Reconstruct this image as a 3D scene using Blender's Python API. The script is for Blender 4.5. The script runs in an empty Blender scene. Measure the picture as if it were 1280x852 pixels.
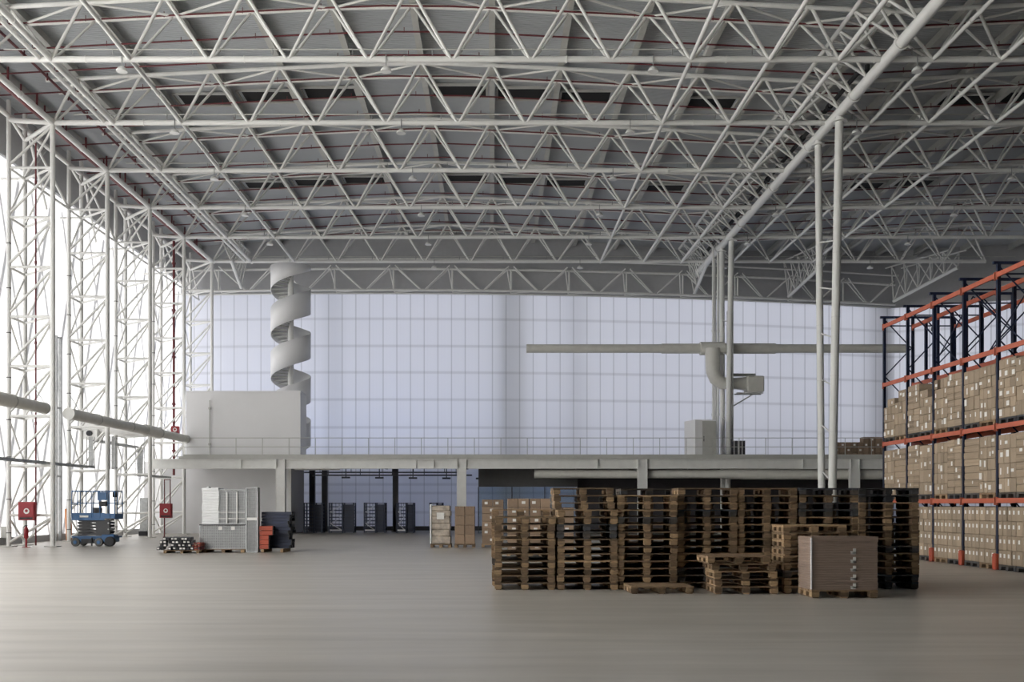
import bpy, math, random
from mathutils import Vector, Matrix, Quaternion
rnd = random.Random(7)
S = bpy.context.scene
COL = S.collection
HC, F, VX, VY = 1.68, 1244.0, 615.0, 631.0
PI = math.pi

# ------------------------------------------------------------------ materials
def nodes(name):
    m = bpy.data.materials.new(name); m.use_nodes = True
    nt = m.node_tree; nt.nodes.clear()
    out = nt.nodes.new('ShaderNodeOutputMaterial')
    return m, nt, out
def N(nt, t, **kw):
    n = nt.nodes.new(t)
    for k, v in kw.items(): setattr(n, k, v)
    return n
def paint(name, col, rough=.5, metal=0., var=.06, scale=3., bump=0., bscale=40., spec=.5, perobj=0., objcol=None, stretch=None):
    m, nt, out = nodes(name)
    b = N(nt, 'ShaderNodeBsdfPrincipled'); nt.links.new(b.outputs[0], out.inputs[0])
    b.inputs['Roughness'].default_value = rough; b.inputs['Metallic'].default_value = metal
    b.inputs['Specular IOR Level'].default_value = spec
    tc = N(nt, 'ShaderNodeTexCoord'); no = N(nt, 'ShaderNodeTexNoise'); no.inputs['Scale'].default_value = scale
    no.inputs['Detail'].default_value = 5
    src = tc.outputs['Object']
    if stretch:
        mp = N(nt, 'ShaderNodeMapping'); mp.inputs['Scale'].default_value = stretch
        nt.links.new(src, mp.inputs[0]); src = mp.outputs[0]
    nt.links.new(src, no.inputs['Vector'])
    mr = N(nt, 'ShaderNodeMapRange'); mr.inputs['To Min'].default_value = 1-var; mr.inputs['To Max'].default_value = 1+var
    mr.inputs['From Min'].default_value = .3; mr.inputs['From Max'].default_value = .7
    nt.links.new(no.outputs['Fac'], mr.inputs['Value'])
    mx = N(nt, 'ShaderNodeVectorMath', operation='SCALE')
    if perobj:
        oi = N(nt, 'ShaderNodeObjectInfo'); r = N(nt, 'ShaderNodeMapRange')
        r.inputs['To Min'].default_value = 1-perobj; r.inputs['To Max'].default_value = 1+perobj
        nt.links.new(oi.outputs['Random'], r.inputs['Value'])
        mul = N(nt, 'ShaderNodeMath', operation='MULTIPLY'); nt.links.new(mr.outputs[0], mul.inputs[0]); nt.links.new(r.outputs[0], mul.inputs[1])
        nt.links.new(mul.outputs[0], mx.inputs['Scale'])
        if objcol:
            mix = N(nt, 'ShaderNodeMix', data_type='RGBA')
            s2 = N(nt, 'ShaderNodeMath', operation='MULTIPLY'); s2.inputs[1].default_value = 7.31
            fr = N(nt, 'ShaderNodeMath', operation='FRACT')
            nt.links.new(oi.outputs['Random'], s2.inputs[0]); nt.links.new(s2.outputs[0], fr.inputs[0]); nt.links.new(fr.outputs[0], mix.inputs['Factor'])
            mix.inputs['A'].default_value = (*col, 1); mix.inputs['B'].default_value = (*objcol, 1)
            nt.links.new(mix.outputs['Result'], mx.inputs[0])
        else: mx.inputs[0].default_value = col
    else:
        mx.inputs[0].default_value = col; nt.links.new(mr.outputs[0], mx.inputs['Scale'])
    nt.links.new(mx.outputs[0], b.inputs['Base Color'])
    if bump:
        n2 = N(nt, 'ShaderNodeTexNoise'); n2.inputs['Scale'].default_value = bscale; nt.links.new(src, n2.inputs['Vector'])
        bp = N(nt, 'ShaderNodeBump'); bp.inputs['Strength'].default_value = bump; bp.inputs['Distance'].default_value = .02
        nt.links.new(n2.outputs['Fac'], bp.inputs['Height']); nt.links.new(bp.outputs[0], b.inputs['Normal'])
    return m

def sheet(name, tcol, dcol, axis, pitch, off, jw, jk, zl, zw, zk):
    """translucent ribbed polycarbonate with its panel joints and painted-in girt shadows: light comes through it from the sky outside"""
    m, nt, out = nodes(name); L = nt.links.new
    tr = N(nt, 'ShaderNodeBsdfTranslucent'); df = N(nt, 'ShaderNodeBsdfDiffuse'); ad = N(nt, 'ShaderNodeAddShader')
    tc = N(nt, 'ShaderNodeTexCoord'); sp = N(nt, 'ShaderNodeSeparateXYZ'); L(tc.outputs['Object'], sp.inputs[0])
    def mth(op, a, b=None, c=None):
        n = N(nt, 'ShaderNodeMath', operation=op)
        for i, v in enumerate((a, b, c)):
            if v is None: continue
            if isinstance(v, (int, float)): n.inputs[i].default_value = v
            else: L(v, n.inputs[i])
        return n.outputs[0]
    def dip(dist, w, k):
        mr = N(nt, 'ShaderNodeMapRange', interpolation_type='SMOOTHSTEP'); L(dist, mr.inputs['Value'])
        mr.inputs['From Min'].default_value = w*.3; mr.inputs['From Max'].default_value = w
        mr.inputs['To Min'].default_value = k; mr.inputs['To Max'].default_value = 1.
        return mr.outputs[0]
    c = sp.outputs[axis]; z = sp.outputs['Z']
    f = dip(mth('PINGPONG', mth('SUBTRACT', c, off), pitch/2), jw, jk)
    f = mth('MULTIPLY', f, dip(mth('PINGPONG', mth('SUBTRACT', c, off), pitch/8), .02, .975))
    for zz in zl: f = mth('MULTIPLY', f, dip(mth('ABSOLUTE', mth('SUBTRACT', z, zz)), zw, zk))  # soft girt shadows painted as darker bands across the sheet
    w = N(nt, 'ShaderNodeTexWhiteNoise', noise_dimensions='1D'); L(mth('FLOOR', mth('DIVIDE', mth('SUBTRACT', c, off), pitch)), w.inputs['W'])
    mr = N(nt, 'ShaderNodeMapRange'); L(w.outputs['Value'], mr.inputs['Value']); mr.inputs['To Min'].default_value = .965; mr.inputs['To Max'].default_value = 1.02
    f = mth('MULTIPLY', f, mr.outputs[0])
    sc = N(nt, 'ShaderNodeVectorMath', operation='SCALE'); sc.inputs[0].default_value = tcol
    L(f, sc.inputs['Scale']); L(sc.outputs[0], tr.inputs[0])
    df.inputs[0].default_value = (*dcol, 1)
    L(tr.outputs[0], ad.inputs[0]); L(df.outputs[0], ad.inputs[1]); L(ad.outputs[0], out.inputs[0])
    return m

M = {}
M['steel'] = paint('white_painted_steel', (.80, .80, .775), .42, var=.04)
M['steel_grey'] = paint('grey_painted_steel', (.52, .52, .49), .5, var=.05)
M['duct'] = paint('pale_beige_duct', (.74, .73, .68), .45, var=.05)
M['galv'] = paint('galvanised_steel', (.42, .43, .43), .4, .5, var=.15, scale=6)
M['wire'] = paint('galvanised_wire', (.48, .49, .50), .4, .2, var=.12, scale=9)
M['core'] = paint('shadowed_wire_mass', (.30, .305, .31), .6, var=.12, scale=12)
M['red'] = paint('dark_red_pipe', (.15, .03, .035), .5)
M['redbox'] = paint('red_cabinet', (.30, .014, .022), .4)
M['dark'] = paint('dark_rubber', (.025, .026, .03), .6)
M['darkgrey'] = paint('dark_grey_metal', (.07, .07, .075), .6)
M['plaster'] = paint('white_plaster', (.89, .89, .90), .7, var=.02, scale=.6)
M['room_grey'] = paint('pale_grey_panel', (.82, .82, .83), .7, var=.03, scale=.8)
M['blue'] = paint('lift_blue', (.03, .11, .26), .4, var=.1)
M['navy'] = paint('navy_rack_paint', (.014, .022, .055), .45, var=.15, perobj=.2)
M['orange'] = paint('orange_rack_paint', (.47, .115, .06), .5, var=.1)
M['orange_d'] = paint('orange_beam_paint', (.38, .065, .03), .5, var=.1, perobj=.15)
M['wood'] = paint('pallet_wood', (.33, .225, .125), .8, var=.30, scale=9, perobj=.5, objcol=(.19, .125, .075), bump=.4, stretch=(1, 3, 6))
M['wood_dark'] = paint('dark_pallet_wood', (.085, .07, .055), .8, var=.25, scale=9, perobj=.4, objcol=(.045, .05, .06))
M['carton'] = paint('brown_cardboard', (.38, .295, .21), .8, var=.07, scale=5, perobj=.15, objcol=(.30, .235, .17))
M['carton_d'] = paint('dull_brown_cardboard', (.30, .21, .145), .8, var=.08, scale=5, perobj=.18, objcol=(.28, .20, .14))
M['tape'] = paint('packing_tape', (.33, .24, .15), .3)
M['paper'] = paint('white_paper_label', (.78, .77, .74), .7)
M['outer'] = paint('outside_blocker_blue', (.08, .15, .34), .8)  # dark blue for the unseen surfaces added outside the far wall
M['film'] = paint('white_stretch_film', (.72, .73, .74), .25, var=.10, scale=7, bump=.5, bscale=14, stretch=(.6, .6, 5))
M['film_brown'] = paint('film_over_cardboard', (.29, .22, .18), .3, var=.10, scale=4, bump=.4, bscale=9, stretch=(.5, .5, 6))
M['film_pale'] = paint('cloudy_film_over_cardboard', (.46, .40, .34), .3, var=.35, scale=5, bump=.6, bscale=9)
M['rubber_grey'] = paint('grey_tyre', (.12, .12, .115), .8)
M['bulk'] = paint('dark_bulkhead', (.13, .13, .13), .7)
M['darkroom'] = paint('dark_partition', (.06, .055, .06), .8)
M['upper'] = paint('grey_upper_cladding', (.50, .50, .51), .6, var=.03)
M['black'] = paint('recess_shade_black', (.012, .012, .013), .9)
M['lampw'] = paint('white_lamp_shell', (.75, .75, .73), .4)
M['orange_s'] = paint('orange_cover', (.6, .25, .1), .6)

def floor_mat():
    m, nt, out = nodes('polished_concrete')
    b = N(nt, 'ShaderNodeBsdfPrincipled'); nt.links.new(b.outputs[0], out.inputs[0])
    tc = N(nt, 'ShaderNodeTexCoord')
    mp = N(nt, 'ShaderNodeMapping'); mp.inputs['Scale'].default_value = (.22, 1.9, 1)
    n1 = N(nt, 'ShaderNodeTexNoise'); n1.inputs['Scale'].default_value = 1; n1.inputs['Detail'].default_value = 8; n1.inputs['Roughness'].default_value = .58
    nt.links.new(tc.outputs['Object'], mp.inputs[0]); nt.links.new(mp.outputs[0], n1.inputs[0])
    n2 = N(nt, 'ShaderNodeTexNoise'); n2.inputs['Scale'].default_value = 2.2; n2.inputs['Detail'].default_value = 8
    nt.links.new(tc.outputs['Object'], n2.inputs[0])
    cr = N(nt, 'ShaderNodeValToRGB')
    cr.color_ramp.elements[0].position = .32; cr.color_ramp.elements[0].color = (.30, .278, .246, 1)
    cr.color_ramp.elements[1].position = .70; cr.color_ramp.elements[1].color = (.47, .442, .398, 1)
    mx = N(nt, 'ShaderNodeMix', data_type='FLOAT'); mx.inputs['Factor'].default_value = .3
    nt.links.new(n1.outputs['Fac'], mx.inputs['A']); nt.links.new(n2.outputs['Fac'], mx.inputs['B'])
    nt.links.new(mx.outputs['Result'], cr.inputs[0])
    br = N(nt, 'ShaderNodeTexBrick'); br.offset = 0; br.inputs['Scale'].default_value = 1
    br.inputs['Brick Width'].default_value = 200; br.inputs['Row Height'].default_value = 5.7
    br.inputs['Mortar Size'].default_value = .012; br.inputs['Mortar Smooth'].default_value = 0
    br.inputs['Color1'].default_value = (1, 1, 1, 1); br.inputs['Color2'].default_value = (1, 1, 1, 1); br.inputs['Mortar'].default_value = (.86, .84, .82, 1)
    bm = N(nt, 'ShaderNodeMapping'); bm.inputs['Location'].default_value = (77, 1.3, 0); nt.links.new(tc.outputs['Object'], bm.inputs[0]); nt.links.new(bm.outputs[0], br.inputs[0])
    mm = N(nt, 'ShaderNodeMix', data_type='RGBA', blend_type='MULTIPLY'); mm.inputs['Factor'].default_value = 1
    nt.links.new(cr.outputs[0], mm.inputs['A']); nt.links.new(br.outputs['Color'], mm.inputs['B'])
    nt.links.new(mm.outputs['Result'], b.inputs['Base Color'])
    r = N(nt, 'ShaderNodeMapRange'); r.inputs['To Min'].default_value = .26; r.inputs['To Max'].default_value = .46
    nt.links.new(n2.outputs['Fac'], r.inputs[0]); nt.links.new(r.outputs[0], b.inputs['Roughness'])
    b.inputs['Specular IOR Level'].default_value = .35
    return m
M['floor'] = floor_mat()

def deck_mat():
    m, nt, out = nodes('corrugated_roof_sheet')
    b = N(nt, 'ShaderNodeBsdfPrincipled'); nt.links.new(b.outputs[0], out.inputs[0])
    b.inputs['Base Color'].default_value = (.52, .545, .57, 1); b.inputs['Roughness'].default_value = .5
    tc = N(nt, 'ShaderNodeTexCoord'); w = N(nt, 'ShaderNodeTexWave', bands_direction='Y'); w.inputs['Scale'].default_value = 3.0
    nt.links.new(tc.outputs['Object'], w.inputs[0])
    bp = N(nt, 'ShaderNodeBump'); bp.inputs['Strength'].default_value = .7; bp.inputs['Distance'].default_value = .05
    nt.links.new(w.outputs['Fac'], bp.inputs['Height']); nt.links.new(bp.outputs[0], b.inputs['Normal'])
    return m
M['deck'] = deck_mat()
GIRT_SHADE_Z = [1.68+z for z in (12.35, 10.55, 8.8, 7.0, 5.15, 3.3, 1.37, .80, -.48)]
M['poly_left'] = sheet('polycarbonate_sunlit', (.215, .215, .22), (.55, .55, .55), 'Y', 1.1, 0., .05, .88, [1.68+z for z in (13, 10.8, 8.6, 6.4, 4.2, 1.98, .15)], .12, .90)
M['poly_light_boost'] = sheet('polycarbonate_light_boost', (.95, .95, .94), (.04, .04, .04), 'Y', 1.1, 0., .05, .88, [], .12, .9)  # extra transmission, to brighten the hall from out of view
M['poly_end'] = sheet('polycarbonate_shaded', (.54, .54, .56), (.42, .42, .43), 'X', .906, .03, .055, .60, GIRT_SHADE_Z, .13, .74)
def glass():
    m, nt, out = nodes('teal_glass')
    g = N(nt, 'ShaderNodeBsdfTransparent'); g.inputs[0].default_value = (.74, .80, .83, 1)
    gl = N(nt, 'ShaderNodeBsdfGlossy'); gl.inputs['Roughness'].default_value = .05
    mx = N(nt, 'ShaderNodeMixShader'); mx.inputs[0].default_value = .08
    nt.links.new(g.outputs[0], mx.inputs[1]); nt.links.new(gl.outputs[0], mx.inputs[2]); nt.links.new(mx.outputs[0], out.inputs[0])
    return m
M['glass'] = glass()

# ------------------------------------------------------------------ mesh helpers
class MB:
    def __init__(s): s.v = []; s.f = []; s.mi = []; s.cur = 0; s.sm = []
    def add(s, vs, fs, smooth=False):
        b = len(s.v); s.v += [tuple(v) for v in vs]
        for f in fs: s.f.append(tuple(b+i for i in f)); s.mi.append(s.cur); s.sm.append(smooth)
    def box(s, c, d, rz=0., R=None):
        x, y, z = d[0]/2, d[1]/2, d[2]/2
        vs = [Vector((i*x, j*y, k*z)) for i in (-1, 1) for j in (-1, 1) for k in (-1, 1)]
        if R is None and rz: R = Matrix.Rotation(rz, 3, 'Z')
        if R is not None: vs = [R @ v for v in vs]
        c = Vector(c)
        s.add([v+c for v in vs], [(0,1,3,2),(4,6,7,5),(0,4,5,1),(2,3,7,6),(0,2,6,4),(1,5,7,3)])
    def bbox(s, lo, hi): s.box([(a+b)/2 for a, b in zip(lo, hi)], [b-a for a, b in zip(lo, hi)])
    def bevbox(s, lo, hi, e=.01):
        """box with chamfered vertical and horizontal edges"""
        x0, y0, z0 = lo; x1, y1, z1 = hi
        rings = []
        for z, i in ((z0, e), (z0+e, 0), (z1-e, 0), (z1, e)):
            a, b, c, d = x0+i, x1-i, y0+i, y1-i
            rings.append([(a+e, c, z), (b-e, c, z), (b, c+e, z), (b, d-e, z), (b-e, d, z), (a+e, d, z), (a, d-e, z), (a, c+e, z)])
        vs = [p for r in rings for p in r]; fs = []
        for k in range(3):
            for i in range(8): j = (i+1) % 8; fs.append((k*8+i, k*8+j, k*8+8+j, k*8+8+i))
        fs.append(tuple(range(7, -1, -1))); fs.append(tuple(range(24, 32)))
        s.add(vs, fs)
    def tube(s, pts, r, n=10, caps=True, closed=False):
        pts = [Vector(p) for p in pts]; K = len(pts); rs = r if isinstance(r, (list, tuple)) else [r]*K
        prev = None; rings = []
        for i, p in enumerate(pts):
            a = pts[max(i-1, 0)]; b = pts[min(i+1, K-1)]
            if i > 0 and i < K-1:
                t = ((p-a).normalized()+(b-p).normalized())
            else: t = b-a
            t.normalize()
            if prev is None: u = t.orthogonal().normalized()
            else:
                u = prev - t*prev.dot(t); u = u.normalized() if u.length > 1e-6 else t.orthogonal().normalized()
            prev = u; w = t.cross(u)
            rings.append([p + (u*math.cos(2*PI*k/n)+w*math.sin(2*PI*k/n))*rs[i] for k in range(n)])
        vs = [v for q in rings for v in q]; fs = []
        for i in range(K-1):
            for k in range(n):
                j = (k+1) % n; fs.append((i*n+k, i*n+j, (i+1)*n+j, (i+1)*n+k))
        s.add(vs, fs, True)
        if caps:
            s.add(rings[0], [tuple(range(n-1, -1, -1))]); s.add(rings[-1], [tuple(range(n))])
    def quad(s, a, b, c, d): s.add([a, b, c, d], [(0, 1, 2, 3)])
    def mesh(s, name, mats):
        me = bpy.data.meshes.new(name); me.from_pydata(s.v, [], s.f)
        for m in (mats if isinstance(mats, (list, tuple)) else [mats]): me.materials.append(M[m] if isinstance(m, str) else m)
        me.polygons.foreach_set('material_index', s.mi); me.polygons.foreach_set('use_smooth', s.sm); me.update()
        return me
    def build(s, name, mats, parent=None, label=None):
        return put(name, s.mesh(name, mats), parent, label)
def put(name, me, parent=None, label=None, mw=None):
    o = bpy.data.objects.new(name, me); COL.objects.link(o)
    if mw is not None: o.matrix_basis = mw
    if parent is not None:
        o.parent = parent; o.matrix_parent_inverse = Matrix.Translation(-parent.location)
    if label: o['label'] = label
    return o
def tag(o, label, cat, group=None, kind=None):
    o['label'] = label; o['category'] = cat
    if group: o['group'] = group
    if kind: o['kind'] = kind
    return o
def thing(name, label, cat, loc=(0, 0, 0), group=None):
    o = bpy.data.objects.new(name, None); COL.objects.link(o); o.location = loc; o.empty_display_size = .2
    return tag(o, label, cat, group)
def struct(o, label=None):
    o['kind'] = 'structure'
    if label: o['label'] = label
    return o
KIDS = {}
def dup(root, loc, rz=0., label=None, group=None):
    if root.name not in KIDS: KIDS[root.name] = [(c, list(c.children)) for c in root.children]
    r = root.copy(); COL.objects.link(r); r.location = loc; r.rotation_euler = (0, 0, rz)
    if label: r['label'] = label
    if group: r['group'] = group
    for c, g in KIDS[root.name]:
        d = c.copy(); COL.objects.link(d); d.parent = r
        for e in g:
            h = e.copy(); COL.objects.link(h); h.parent = d
    return r
_unit = {}
def rod(name, a, b, r, mat='steel', parent=None, n=8):
    """one straight tube as an object of its own"""
    a, b = Vector(a), Vector(b); d = b-a
    key = (mat, n)
    if key not in _unit:
        mb = MB(); mb.tube([(0, 0, 0), (0, 0, 1)], 1., n); _unit[key] = mb.mesh('tube', mat)
    q = d.to_track_quat('Z', 'Y')
    mw = Matrix.LocRotScale(a, q, Vector((r, r, d.length)))
    return put(name, _unit[key], parent, mw=mw)
def px(x, y, Y): return Vector(((x-VX)*Y/F, Y, HC+(VY-y)*Y/F))
ORD = ['first','second','third','fourth','fifth','sixth','seventh','eighth','ninth','tenth','eleventh','twelfth','thirteenth','fourteenth','fifteenth','sixteenth','seventeenth','eighteenth','nineteenth','twentieth']

# ------------------------------------------------------------------ camera, light
cam = bpy.data.cameras.new('camera'); co = bpy.data.objects.new('camera', cam); COL.objects.link(co)
cam.sensor_width = 36; cam.lens = 36*F/1280; cam.shift_x = (640-VX)/1280; cam.shift_y = (VY-426)/1280
co.location = (0, 0, HC); co.rotation_euler = (PI/2, 0, 0); cam.clip_end = 400
S.camera = co
S.view_settings.view_transform = 'Standard'; S.view_settings.look = 'None'; S.view_settings.gamma = 1
S.view_settings.use_curve_mapping = False; S.view_settings.exposure = 0.12
W = bpy.data.worlds.new('sky'); S.world = W; W.use_nodes = True
bg = W.node_tree.nodes['Background']; bg.inputs[0].default_value = (.87, .90, 1.0, 1); bg.inputs[1].default_value = .95
sun = bpy.data.lights.new('sun', 'SUN'); so = bpy.data.objects.new('sun', sun); COL.objects.link(so)
sun.energy = 22; sun.angle = .12; sun.color = (1, .975, .925)
so.rotation_euler = Vector((.86, .10, -.52)).to_track_quat('-Z', 'Y').to_euler()
S.cycles.use_denoising = True; S.cycles.max_bounces = 8; S.cycles.diffuse_bounces = 6; S.cycles.glossy_bounces = 3
S.cycles.transmission_bounces = 4; S.cycles.transparent_max_bounces = 8; S.cycles.caustics_reflective = False; S.cycles.caustics_refractive = False
S.cycles.sample_clamp_indirect = 4

# ------------------------------------------------------------------ geometry of the hall
XL, XR, YB = -20.8, 45., -22.
ZB = 17.08                                     # bottom chords
def wall_y(X):
    if X <= 28.7: return 66+(X+8)**2/272.
    return 70.95-(X-28.7)*.39
def vault(X):
    u = X+3 if X < 13.6 else 30.2-X
    if X > 46.8: u = 16.6
    return 19.21-.053*(math.sqrt(u*u+4)-2)
YT = [34.4+5.7*k for k in range(6)]            # transverse trusses
NODE = [-17.7, -15.25, -12.5, -9.77, -7.05, -4.25, -1.36, 1.36, 4.12, 6.88, 9.6, 12.0, 15.25, 17.6, 20.3, 23.0, 25.75, 28.5, 31.2]
XLEG = -17.7

# floor
mb = MB(); mb.bbox((XL-1, YB-1, -.3), (XR+1, 71.5, 0)); struct(mb.build('floor', 'floor'), 'wide polished pale grey concrete floor')
# ceiling sheet following the vault, with thickness
mb = MB(); xs = [XL-.2+i*(XR-XL+.4)/60 for i in range(61)]
for i in range(60):
    a, b = xs[i], xs[i+1]; za, zb = vault(a)+.5, vault(b)+.5
    vs = [(a, YB, za), (b, YB, zb), (b, 71.5, zb), (a, 71.5, za), (a, YB, za+.2), (b, YB, zb+.2), (b, 71.5, zb+.2), (a, 71.5, za+.2)]
    mb.add(vs, [(3, 2, 1, 0), (4, 5, 6, 7)])
struct(mb.build('ceiling', 'deck'), 'grey corrugated metal roof deck, gently vaulted')
# walls: translucent sheets with joints and girt shadows tinted into the sheet
def wall_panel(name, pts, z0, z1, mat, pitch, girts, label, inward, off=0.):
    L = [Vector((p[0], p[1], 0)) for p in pts]
    mb = MB()
    for a, b in zip(L, L[1:]):
        mb.quad((a.x, a.y, z0), (b.x, b.y, z0), (b.x, b.y, z1), (a.x, a.y, z1))
    w = struct(mb.build(name, mat), label)
    return w
ZW = 15.72
gz = [HC+z for z in (12.35, 10.55, 8.8, 7.0, 5.15, 3.3, 1.37, .80, -.48)]
ex = [XL+(28.7-XL)*i/34 for i in range(35)]
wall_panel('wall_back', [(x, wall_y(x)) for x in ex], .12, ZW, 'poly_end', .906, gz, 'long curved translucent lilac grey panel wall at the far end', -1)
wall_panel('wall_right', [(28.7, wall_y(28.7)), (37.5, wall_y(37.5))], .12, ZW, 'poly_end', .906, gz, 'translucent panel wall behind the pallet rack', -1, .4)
wall_panel('wall_left_light_boost', [(XL, 3), (XL, 27.5)], .3, 16.55, 'poly_light_boost', 1.1, [], 'unseen side wall section beside the camera, made clearer to brighten the hall', -1)  # unseen section, let through more light to brighten the hall
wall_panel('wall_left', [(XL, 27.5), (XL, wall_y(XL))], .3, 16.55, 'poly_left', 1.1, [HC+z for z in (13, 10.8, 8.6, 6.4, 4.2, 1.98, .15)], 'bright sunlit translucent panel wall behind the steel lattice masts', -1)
# opaque parts of the shell
mb = MB()
for a, b in zip(ex, ex[1:]):
    ya, yb = wall_y(a), wall_y(b)
    mb.add([(a, ya-.12, ZW), (b, yb-.12, ZW), (b, yb-.12, 20), (a, ya-.12, 20), (a, ya+.2, ZW), (b, yb+.2, ZW), (b, yb+.2, 20), (a, ya+.2, 20)], [(0, 1, 2, 3), (5, 4, 7, 6), (0, 4, 5, 1)])
a, b = 28.7, XR; ya, yb = wall_y(a), wall_y(b)
mb.add([(a, ya-.12, ZW), (b, yb-.12, ZW), (b, yb-.12, 20), (a, ya-.12, 20), (a, ya+.2, ZW), (b, yb+.2, ZW), (b, yb+.2, 20), (a, ya+.2, 20)], [(0, 1, 2, 3), (5, 4, 7, 6), (0, 4, 5, 1)])
struct(mb.build('wall_back_upper', 'upper'), 'grey opaque cladding band above the translucent far wall')
mb = MB(); mb.bbox((XL-.15, YB, 0), (XL+.05, 3, 20)); mb.bbox((XL-.15, YB, 16.55), (XL+.05, 67, 20)); mb.bbox((XL-.15, YB, 0), (XL+.05, 67, .3))
struct(mb.build('wall_left_edge', 'upper'), 'grey band above and below the sunlit side wall')
mb = MB(); mb.bbox((XR, YB, 0), (XR+.2, 66, 20)); struct(mb.build('wall_right_side', 'bulk'))
mb = MB(); mb.bbox((XL, YB-.2, 0), (XR, YB, 20)); struct(mb.build('wall_front', 'bulk'))
mb = MB()
for a, b in zip(ex+[XR], (ex+[XR])[1:]):
    ya, yb = wall_y(a), wall_y(b)
    mb.add([(a, ya-.1, 0), (b, yb-.1, 0), (b, yb-.1, .28), (a, ya-.1, .28), (a, ya+.1, 0), (b, yb+.1, 0), (b, yb+.1, .28), (a, ya+.1, .28)], [(0, 1, 2, 3), (3, 2, 6, 7)])
mb2 = MB(); a, b = 37.5, XR; ya, yb = wall_y(a), wall_y(b)
mb2.add([(a, ya, 0), (b, yb, 0), (b, yb, 16), (a, ya, 16), (a, ya+.2, 0), (b, yb+.2, 0), (b, yb+.2, 16), (a, ya+.2, 16)], [(0, 1, 2, 3), (5, 4, 7, 6), (0, 3, 7, 4)]); struct(mb2.build('wall_right_end', 'bulk'))
struct(mb.build('baseboard_back', 'darkgrey'), 'dark kerb along the foot of the far wall')
mb = MB(); mb.bbox((-26, 73, -.3), (36, 73.4, 3.4)); mb.bbox((-26, 66, -.3), (-25.6, 73, 9)); struct(mb.build('wall_added_blocker', 'outer'), 'unseen blue blocker added outside to dim the foot of the far wall')  # unseen blocker added to darken the lower far wall
mb = MB(); mb.bbox((-22, 66.8, 4.35), (6, 70.2, 4.6)); struct(mb.build('canopy_added_shade', 'outer'))  # unseen slab added to shade the far wall below the mezzanine
mb = MB(); mb.bbox((-26, 71.4, -.35), (36, 73.1, -.3)); struct(mb.build('ground_outside', 'outer'))  # unseen ground strip, coloured dark blue to cut bounced light
# columns of the outer frame, seen as soft bands through the skin
for i, (xx, ww) in enumerate(((.85, .5), (1.75, .35), (28.0, .9), (26.9, .3), (-10.6, .25), (5.6, .3))):
    mb = MB(); yy = wall_y(xx)+.5; mb.bbox((xx-ww/2, yy, 0), (xx+ww/2, yy+.4, 17))
    struct(mb.build('trim_%d' % (i+1), 'steel_grey'))
mb = MB()
for k in range(16):
    y = 16+3.2*k
    mb.tube([(XL-1.1, y, .5), (XL-1.1, y+5.2, 16.5)], .14, 8)
    mb.tube([(XL-1.1, y+5.2, .5), (XL-1.1, y, 16.5)], .10, 8)
struct(mb.build('trim_7', 'steel'))

# ------------------------------------------------------------------ roof steel
def ordl(i): return ORD[i]
# purlins running away from the camera
pur = [-19.3, -16.5]+[(NODE[i]+NODE[i+1])/2 for i in range(1, 11)]+[13.6]+[(NODE[i]+NODE[i+1])/2 for i in range(12, 18)]+[32.6, 35.4]
for i, x in enumerate(pur):
    z = vault(x)+.5; t = thing('roof_purlin', 'grey steel purlin under the roof deck, %s from the sunlit side wall' % (ORD[i] if i < 20 else 'last'), 'beam', (x, 28, z))
    mb = MB(); mb.bbox((x-.02, 27, z-.36), (x+.02, wall_y(x)-.15, z)); mb.build('web', 'steel_grey', t)
    mb = MB(); mb.bbox((x-.12, 27, z-.385), (x+.12, wall_y(x)-.15, z-.36)); mb.build('flange', 'steel_grey', t)
# sprinkler pipes across
def clip_x(Y): return min(33., 700*Y/F), max(XL+.4, -640*Y/F)
py = 33.0; k = 0
while py < 64.6:
    hi, lo = clip_x(py); X = [lo+(hi-lo)*i/16 for i in range(17)]
    if not any(abs(py-(y+s)) < .25 for y in YT for s in (-.6, .6)):
        pass
    t = thing('sprinkler_pipe', 'thin dark red sprinkler pipe across the roof, %s from the far wall' % (ORD[min(19, 16-k)] if k <= 16 else ORD[0]), 'pipe', (lo, py, vault(lo)-.1))
    mb = MB(); mb.tube([(x, py, vault(x)-.02) for x in X], .031, 6); mb.build('pipe', 'red', t)
    x = -17.; 
    while x < hi:
        if x > lo: rod('hanger', (x, py, vault(x)-.07), (x, py, vault(x)+.13), .014, 'red', t, 6)
        x += 2.75
    py += 1.9; k += 1
# transverse trusses
ch = [[None]*3]
for ti, Y in enumerate(YT):
    hi, lo = clip_x(Y)
    nod = [x for x in NODE if x < hi+2.8]
    if lo > -17: nod = [x for x in nod if x > lo-2.9]
    t = thing('roof_truss', 'white tubular roof truss spanning the hall, %s from the camera' % ORD[ti], 'truss', (nod[0], Y, ZB))
    rod('bottom_chord', (nod[0], Y, ZB), (nod[-1], Y, ZB), .105, 'steel', t, 12)
    tops = []
    for a, b in zip(nod, nod[1:]): tops.append((a+b)/2)
    for s in (-.6, .6):
        mb = MB(); mb.tube([(x, Y+s, vault(x)) for x in [nod[0]]+tops+[nod[-1]]], .085, 8); mb.build('top_chord', 'steel', t)
    for s in (-.6, .6):
        r = .06 if s < 0 else .05
        for a, b, m in zip(nod, nod[1:], tops):
            rod('diagonal', (a+.06, Y+s*.1, ZB), (m-.05, Y+s, vault(m)), r, 'steel', t)
            rod('diagonal', (b-.06, Y+s*.1, ZB), (m+.05, Y+s, vault(m)), r, 'steel', t)
    for i, (m, m2) in enumerate(zip(tops, tops[1:])):
        s = -.6 if i % 2 else .6
        rod('lacing', (m, Y+s, vault(m)), (m2, Y-s, vault(m2)), .045, 'steel', t)
    # joints of the long chord
    for x in nod[1:-1:2]:
        rod('chord_joint', (x+1.2, Y, ZB), (x+1.24, Y, ZB), .125, 'steel', t, 12)
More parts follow.
